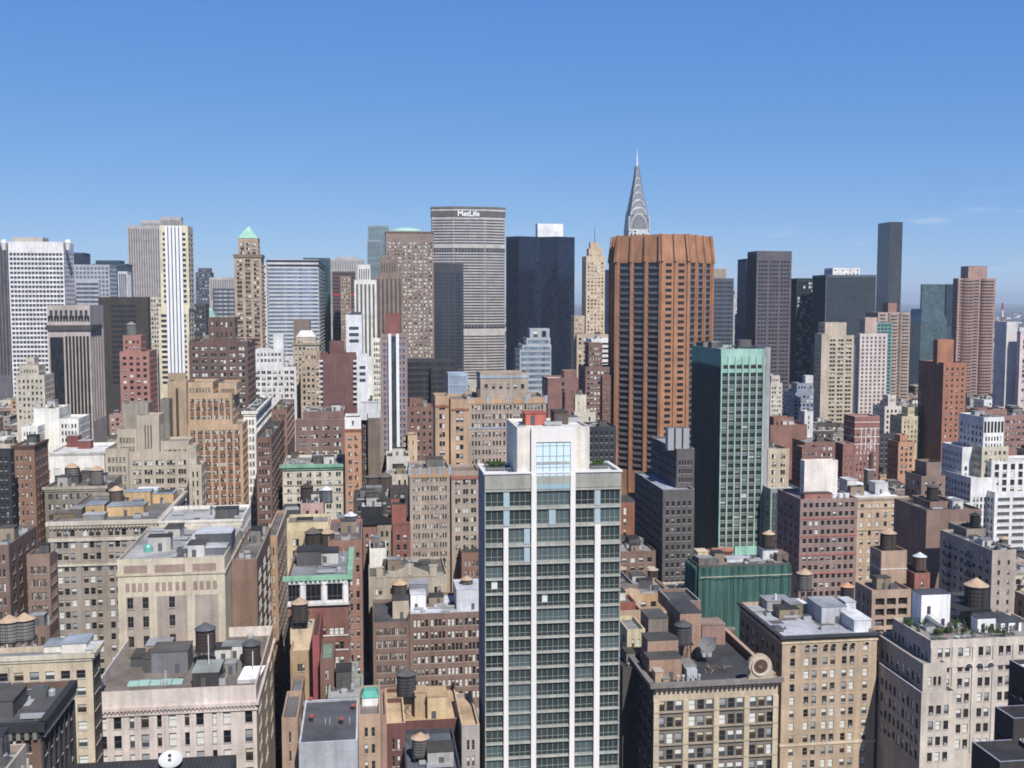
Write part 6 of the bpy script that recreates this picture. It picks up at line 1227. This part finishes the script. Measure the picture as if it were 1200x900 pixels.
    m = M(); xe = x1 - .5; m.box(xe - .5, xe + .1, y0 + 1, y1 - 1, rf, z1 + .5, surf('8a6350')); m.box(xe - .7, xe + .3, y0 + 1, y1 - 1, z1 + .503, z1 + .75, surf('c29a7c')); m.build('side_parapet', b.t)
    clutter(b, 0, .35, 4, 14)
    # roofs behind
    b = B(280, 'slate roofs', 'dark roofed brick building behind the rosette loft with a white edged parapet', [(748, 862, 742, 3, ('x', 826)), (786, 821, 705, 22, 14, dict(st=BLANK, col='9a7662', cop='a8a8ac'))], '7b6256', S(n=9, g=1, p=.5), side=BLANK, yb=800, roof='55555a', cop='b9b6b2')
    clutter(b, 0, .8, 4)
    b = B(300, 'rust gable', 'small tan gabled house with a rusty tank beside the glass tower', [(724, 752, 716, 0, 16), (724, 745, 706, 4, 8, dict(st=BLANK, col='a8543c'))], 'c4a07c', S(n=3, g=1, p=.6), yb=760, roof='6f6662', cl=1.2)
    x0, y0, z = at(728, 689, 318); x1 = xof(750, 318, z); m = M(); z0 = b.tiers[0]['roof']; xm = (x0 + x1) / 2; f = [(x0, y0, 1), (x1, y0, 1), (x1, y0, z0 + 2), (xm, y0, z), (x0, y0, z0 + 2)]; m.q(f, surf('d3b189')); k = [(p[0], p[1] + 6, p[2]) for p in f]
    for i in range(5): j = (i + 1) % 5; m.q([f[j], f[i], k[i], k[j]], surf('8a7766'))
    m.build('gable_end', b.t)
    b = B(262, 'pipe yard', 'narrow cream back building with tangled vent pipes beside the glass tower', [(735, 756, 738, 0, 12)], 'd9c396', S(n=2, g=1, p=.6), yb=790, roof='8b8984', cl=5)
    B(253, 'low gap', 'low black roofed shed in the gap beside the glass tower', [(730, 758, 782, 0, 12)], '55504c', BLANK, yb=900, roof='3c3c3e', cl=2)
rosette_block()
def beige_apts():
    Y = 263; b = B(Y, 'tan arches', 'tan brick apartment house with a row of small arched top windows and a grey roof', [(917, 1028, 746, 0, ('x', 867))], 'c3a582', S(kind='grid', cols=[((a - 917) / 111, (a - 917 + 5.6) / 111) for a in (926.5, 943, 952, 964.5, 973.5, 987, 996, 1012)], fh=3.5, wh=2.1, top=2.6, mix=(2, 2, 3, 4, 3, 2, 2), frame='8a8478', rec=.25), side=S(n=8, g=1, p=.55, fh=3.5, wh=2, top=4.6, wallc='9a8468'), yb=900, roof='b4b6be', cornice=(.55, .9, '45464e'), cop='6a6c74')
    T = b.tiers[0]; (x0, y0), (x1, _), (_, y1), _ = T['poly']; z = lambda py: at(970, py, Y)[2]; X = lambda px: xof(px, Y, z(800))
    bandring(b, 0, 767, .45, .25, 'e0c69c', 'string_course'); bandring(b, 0, 891, .6, .25, 'dcc3a0', 'string_course')
    for a in (926.5, 943, 952, 964.5, 973.5, 987, 996, 1012):      # round heads over the top row
        cx, w_ = X(a + 2.8), (X(a + 5.6) - X(a)) / 2; zz = z(746) - 2.6; m = M(); n = 10
        m.q([(cx + w_ * cos(pi * i / n), y0 - .03, zz + w_ * sin(pi * i / n) * 1.0) for i in range(n + 1)], GLASS[0])
        for i in range(n):
            p, q = pi * i / n, pi * (i + 1) / n; m.q([(cx + w_ * cos(p), y0 - .06, zz + w_ * sin(p)), (cx + (w_ + .22) * cos(p), y0 - .06, zz + (w_ + .22) * sin(p)), (cx + (w_ + .22) * cos(q), y0 - .06, zz + (w_ + .22) * sin(q)), (cx + w_ * cos(q), y0 - .06, zz + w_ * sin(q))], surf('dcc49c'))
        m.build('window_arch', b.t)
    for xl, xr, yt, dy, dp, c, rc in ((932, 947, 709, 24, 6, 'c9cbd2', 'e0e2e6'), (963, 992, 712, 12, 10, 'c2c3ca', '9fa1a8'), (1001, 1021, 727, 4, 10, 'd6d7dc', 'e9eaee'), (991, 1003, 706, 14, 5, 'd2d4da', 'c0c2c8'), (899, 928, 705, 27, 6, '9a9894', '93959c')):
        xa, y, zz = at(xl, yt, Y + dy); bulkhead(b, xa, xof(xr, y, zz), y, y + dp, T['roof'], zz, c, rc, 950 < xl < 999)
    tank(943, 666, 'tan arches', 4.3, 'tan coned grey tank on a tall white steel trestle behind the tan apartment house', bar='77726a', Y=Y + 30)
    tank(993, 682, 'tan arches', 3.7, 'tan coned black tank beside the white roof box of the tan apartment house', 'd9955f', '4a4340', Y=Y + 22)
    x, y, zz = at(909, 696, Y + 28); m = M(); m.lathe(x, y, [(.35, T['roof']), (.35, zz)], 10, surf('e6e6ea')); m.build('white_flue', b.t); clutter(b, 0, .8, 5, 4)
beige_apts()
def garden_block():
    Y = 246; st = S(n=6, g=2, p=.4, fh=4.0, wh=2.3, top=2.1, q=.4, frame='6a3a38', mix=(3, 3, 2, 2, 2, 1, 3), po=.25, pf=.5)
    b = B(Y, 'garden loft', 'pinkish stone loft with a planted roof terrace and white roof huts', [
        (1091, 1240, 751, 0, ('x', 1046)), (1080, 1121, 812, -5, ('x', 1030), dict(g=1, cop='c9c9d4', st=S(n=1, g=3, p=.3, fh=4.0, wh=2.3, top=3.4, q=.4, frame='6a3a38', mix=(3, 3, 2, 2, 2, 1, 3)))), (1082, 1110, 778, -2.5, 26, dict(g=1, st=S(n=1, g=3, p=.3, fh=4.0, wh=2.3, top=3.4, q=.4, frame='6a3a38'), cop='c9b8aa'))],
        'd3c2b0', st, side=S(n=9, g=1, p=.45, fh=4.0, wh=2.4, top=3.4, wallc='a99c94'), yb=890, roof='8d8880', cop='d6c6b8', cap=100, par=.9)
    T = b.tiers[0]; rf = T['roof']; (x0, y0), (x1, _), (_, y1), _ = T['poly']; z = lambda py: at(1130, py, Y)[2]; X = lambda px: xof(px, Y, z(800))
    for px in (1134, 1146.5, 1159.5):     # arched heads
        cx = X(px); m = M(); n = 10; w_ = 1.0; zz = z(782)
        m.q([(cx + w_ * cos(pi * i / n), y0 - .32, zz + w_ * sin(pi * i / n)) for i in range(n + 1)], GLASS[1]); 
        for i in range(n):
            p, q = pi * i / n, pi * (i + 1) / n; m.q([(cx + w_ * cos(p), y0 - .36, zz + w_ * sin(p)), (cx + (w_ + .3) * cos(p), y0 - .36, zz + (w_ + .3) * sin(p)), (cx + (w_ + .3) * cos(q), y0 - .36, zz + (w_ + .3) * sin(q)), (cx + w_ * cos(q), y0 - .36, zz + w_ * sin(q))], surf('e6d6c4'))
        m.build('window_arch', b.t)
    m = M(); m.box(x0, x1, y0 - .3, y0 - .26, z(781), z(774), surf('d2bcaa')); m.build('frieze', b.t)
    wh = 'f4f1f2'
    for xl, xr, yt, dy, dp in ((1080, 1114, 697, 13, ('x', 1069)), (1146, 1167, 725, 7, ('x', 1138)), (1173, 1197, 730, 7, 9)):
        xa, y, zz = at(xl, yt, Y + dy); xb = xof(xr, y, zz); yb_ = min(y + 14, yof(dp[1], xa, zz)) if isinstance(dp, tuple) else y + dp
        bulkhead(b, xa, xb, y, yb_, rf, zz, wh, '4c4e56', False, 'white_hut')
        for q in (.2, .7): m = M(); xx = xa + (xb - xa) * q; m.box(xx, xx + 1.0, y - .05, y - .004, rf + (3.6 if q < .5 and xl == 1080 else .1), rf + (5.8 if q < .5 and xl == 1080 else 2.3), plain('hut_door', (.06, .06, .09), .4)); m.build('hut_door', b.t)
    xa, y, zz = at(1087, 714, Y + 12); m = M(); k = 12       # the stair up the white hut
    for i in range(k):
        q = i / k; m.box(xa + 5 * q, xa + 5 * (q + 1 / k) + .05, y - .8, y + .6, rf + 3.6 * (1 - q) - .3, rf + 3.6 * (1 - q), surf('9a9aa0'))
    m.bar((xa, y - .8, rf + 4.6), (xa + 5, y - .8, rf + 1), .06, BLACK); m.build('stair', b.t)
    xa, y, zz = at(1137, 712, Y + 12); m = M(); m.box(xa - 4, xa + 6, y, y + 7, zz - .9, zz - .5, surf('3a3a3c'))
    for dx in (-3.6, 5.6): m.bar((xa + dx, y + .2, rf), (xa + dx, y + .2, zz - .9), .15, BLACK); m.bar((xa + dx, y + 6.6, rf), (xa + dx, y + 6.6, zz - .9), .15, BLACK)
    m.build('black_deck', b.t); bulkhead(b, xa + 2, xa + 9, y + 8, y + 14, rf, zz, 'c9b9a6', '5a5754', False)
    tank(1144.5, 677, 'garden loft', 6.0, 'broad tan coned black water tank on the black deck above the roof garden', bar='453f3b', Y=Y + 15)
    r = random.Random(11); n = 0
    pots = []
    for i in range(44):
        px, py = r.choice([(1060 + 80 * r.random(), 728 + 24 * r.random())] * 4 + [(1146 + 45 * r.random(), 738 + 8 * r.random())])
        for dy in range(2, 22):
            x, y, zz = at(px, py, Y + dy)
            if zz < rf + .9: break
        if not (x0 + .6 < x < x1 - 1 and y0 + .8 < y < y1 - 1): continue
        h = r.uniform(.8, 2.2); w_ = r.uniform(.6, 1.3); n += 1
        if n > 28: break
        t = thing('potted_shrub', (x, y, rf), None, 'potted shrub', 'potted shrubs in the roof garden'); pots.append((x, t))
        m = M(); m.lathe(x, y, [(w_ * .4, rf), (w_ * .55, rf + .55)], 10, surf(r.choice(['6a5044', '55565a', '8a6a54']))); m.build('tub', t)
        m = M(); m.bar((x, y, rf + .5), (x, y, rf + .6 + h * .5), .05, surf('5a4636')); m.build('stem', t); foliage('leaves', t, x, y, rf + .6, w_, w_, h, 170, n)
    W1 = 'first second third fourth fifth sixth seventh eighth ninth tenth eleventh twelfth thirteenth fourteenth fifteenth sixteenth seventeenth eighteenth nineteenth twentieth'.split(); W1 += ['twenty-' + q for q in W1[:9]]
    for k, (x, t) in enumerate(sorted(pots, key=lambda q: q[0])): tag(t, '%s leafy tub shrub from the left on the planted roof terrace' % W1[k])
    m = M(); zr = T['z1']
    for i in range(40):
        x = x0 + (X(1172) - x0) * i / 39; m.bar((x, y0 + .2, zr), (x, y0 + .2, zr + 1.0), .04, surf('a9adb5', 'metal'))
    m.bar((x0, y0 + .2, zr + 1.0), (X(1172), y0 + .2, zr + 1.0), .05, surf('b9bcc4', 'metal')); m.build('railing', b.t)
    for px, c in ((1110, 'c23a34'), (1122, 'd9d9d9'), (1130, 'c9b090')):
        x, y = at(px, 747, Y + 3)[:2]; t = thing('garden_table', (x, y, rf), {'c23a34': 'small red table', 'd9d9d9': 'small white table', 'c9b090': 'small wooden table'}[c] + ' among the shrubs of the roof terrace', 'table'); m = M(); m.lathe(x, y, [(.6, rf + .7), (.6, rf + .76)], 14, surf(c)); m.build('tabletop', t); m = M(); m.lathe(x, y, [(.25, rf), (.06, rf + .08), (.06, rf + .7)], 8, BLACK); m.build('pedestal', t)
    clutter(b, 0, .5, 8, 9)
garden_block()
def black_corner():
    st = S(n=3, g=2, p=.5, fh=3.6, wh=2, top=4)
    b = B(196, 'black steps', 'black brown stepped brick building with white roof edges in the lower right corner', [
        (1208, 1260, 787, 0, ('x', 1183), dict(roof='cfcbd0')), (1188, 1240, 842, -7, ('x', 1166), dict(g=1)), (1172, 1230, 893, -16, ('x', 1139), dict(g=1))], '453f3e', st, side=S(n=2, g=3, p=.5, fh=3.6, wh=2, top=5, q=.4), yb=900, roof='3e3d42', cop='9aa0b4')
black_corner()
# ================================================================ low infill houses wherever a gap in the blocks would show the street
def infill():
    r = random.Random(21); boxes = []
    for b in BLD.values():
        for T in b.tiers:
            xs = [p[0] for p in T['poly']]; ys = [p[1] for p in T['poly']]; boxes.append((min(xs), max(xs), min(ys), max(ys)))
    vis = []
    for b in BLD.values():
        T = b.tiers[0]; xs = [proj(p[0], p[1], T['z1'])[0] for p in T['poly']]; top = min(proj(p[0], p[1], T['z1'])[1] for p in T['poly']); vis.append((min(xs), max(xs), min(p[1] for p in T['poly']), b.yb if b.yb < 899 else 2000, top))
    cols = [('red brick', '9a6a5a'), ('tan brick', 'c4a680'), ('brown brick', '8d6c5a'), ('cream stone', 'dccdb0'), ('white painted', 'e6e2dc'), ('grey stone', 'a8a49e'), ('rose brick', 'b08474'), ('ochre brick', 'c79a62'), ('dark brick', '5d4c46'), ('buff stone', 'cbb89a')]
    roofs = [('black roof', '45454a'), ('silver roof', 'c3c6ce'), ('grey roof', '8d8c8c'), ('tan roof', 'b9a78c')]
    names = {}
    n = 0; y = 243.0
    while y < 1060:
        dep = r.uniform(15, 22); xa = (-60 - 600) / F * y + y * .136; xb = (1260 - 600) / F * y + y * .136 + 40; x = xa
        while x < xb:
            w_ = r.uniform(9, 20) * (1 if y < 600 else 1.5); cx, y0 = x, y + r.uniform(0, 3); x += w_ + .3
            bx = (cx, cx + w_, y0, y0 + dep)
            if any(bx[0] < q[1] - .2 and bx[1] > q[0] + .2 and bx[2] < q[3] - .2 and bx[3] > q[2] + .2 for q in boxes): continue
            if abs((cx + w_ / 2) % 152 - 76) < -1: continue
            px0, px1 = proj(cx, y0, 30)[0], proj(cx + w_, y0, 30)[0]
            if y < 300 and (px0 + px1) / 2 > 560: continue
            if px1 < -55 or px0 > 1255 or (415 < (px0 + px1) / 2 < 441 and y < 420): continue
            h = r.choice([14, 17, 20, 22, 26, 30, 36]) if y < 500 else r.choice([18, 22, 26, 32, 38, 46])
            lim = 0
            for q in vis:
                if q[2] > y0 + 3 and q[0] < px1 and q[1] > px0 and q[3] < 1500: lim = max(lim, q[3] - 4)
            def ztop(py): return at((px0 + px1) / 2, py, y0)[2]
            if lim: h = min(h, ztop(lim))
            h = min(h, ztop(360 + 60 * min(1, 500 / y)))
            if h < 9: continue
            # is it worth building: its roofline must not be hidden by what stands in front
            py = proj(cx, y0, h)[1]
            if py > 905: continue
            hid = 0
            for k in range(5):
                p = px0 + (px1 - px0) * (k + .5) / 5
                if any(q[2] < y0 and q[0] < p < q[1] and q[4] < py - 1 for q in vis): hid += 1
            if hid == 5: continue
            cn, ch = r.choice(cols); rn, rc = r.choice(roofs); fl = max(3, int(h / 3.6))
            lab = None
            for land in sorted((q for q in BLD.values() if q.key in LAND), key=lambda q: abs(proj(*q.t['_o'][:2], 30)[0] - (px0 + px1) / 2) + abs(q.Y - y0) * .6)[:3]:
                qx = proj(*land.t['_o'][:2], 30)[0]; c_ = (px0 + px1) / 2; phr = LAND[land.key]
                rel = 'behind' if y0 > land.Y + 8 and abs(qx - c_) < 45 else 'in front of' if y0 < land.Y - 8 and abs(qx - c_) < 45 else 'left of' if c_ < qx else 'right of'
                for c2, h2 in [(cn, ch)] + r.sample(cols, 5):
                    l = 'low %s house, %s, %s the %s' % (c2, rn, rel, phr)
                    if l not in USED: lab, ch, cn = l, h2, c2; break
                if lab: break
            if not lab: continue
            st = S(n=max(2, int(w_ / 3.4)), g=1, p=r.uniform(.4, .6), fh=3.5, wh=1.95, top=2.8, mix=(3, 2, 2, 3, 1, 2, 0)); key = 'infill %d' % n; n += 1
            b = new_building(key, lab, y0, 'house', None, min(900, py + 60), 'low_house'); b.group = None
            mass(b, [(bx[0], bx[2]), (bx[1], bx[2]), (bx[1], bx[3]), (bx[0], bx[3])], 0, h, st, ch, rc, .9, side=S(n=-5, g=1, p=.6, fh=3.5, wh=1.9), cornice=(.7, .4, 'b9ab98') if r.random() < .4 else None)
            finish(b, 40); clutter(b, 0, 2.2 if y < 600 else 1.2, n, 1.5)
            if y < 520 and h > 16 and r.random() < .4: fire_escape(b, b.tiers[0]['faces'][0], r.uniform(.5, max(.6, w_ - 3.4)), h - 1.6, 5)
            boxes.append(bx); vis.append((px0, px1, y0, 2000, py))
            if r.random() < .22 and y < 620: tank(proj(cx + w_ / 2, y0 + dep / 2, h)[0], proj(cx + w_ / 2, y0 + dep / 2, h + 8.5)[1], key, r.uniform(3.4, 4.4), ('water ' if len(phr.split()) < 6 else '') + 'tank on the %s house %s the %s' % (cn, rel, phr), r.choice(['c9a47c', '55585e', 'c2ad92']), r.choice(['5a4a3c', '77706a', '6a5a4a']))
        y += dep + r.uniform(1, 5)
    print('infill', n)
LAND = {}
def landmarks():
    import re
    seen = {}
    for b in BLD.values():
        p = re.split(r' (?:with|beside|below|behind|at|in|of|under|left|right|above|whose|between|carrying|wrapped|against|around|before|along|for|filling|squeezed|stepping|rising|cut|peeping|ruled|dotted|half|surrounded|topped|lettered|on|crossed|turned|and|by|to|from|half|lettered|showing)\b', b.label)[0]
        seen.setdefault(p, []).append(b.key)
    for p, k in seen.items():
        if len(k) == 1 and 3 <= len(p.split()) <= 6: LAND[k[0]] = p
landmarks()
infill()
# ================================================================ end
for l, v in USED.items():
    if len(v) > 1: print('DUPLICATE LABEL', l, v[:4])
print('objects', len(bpy.data.objects))
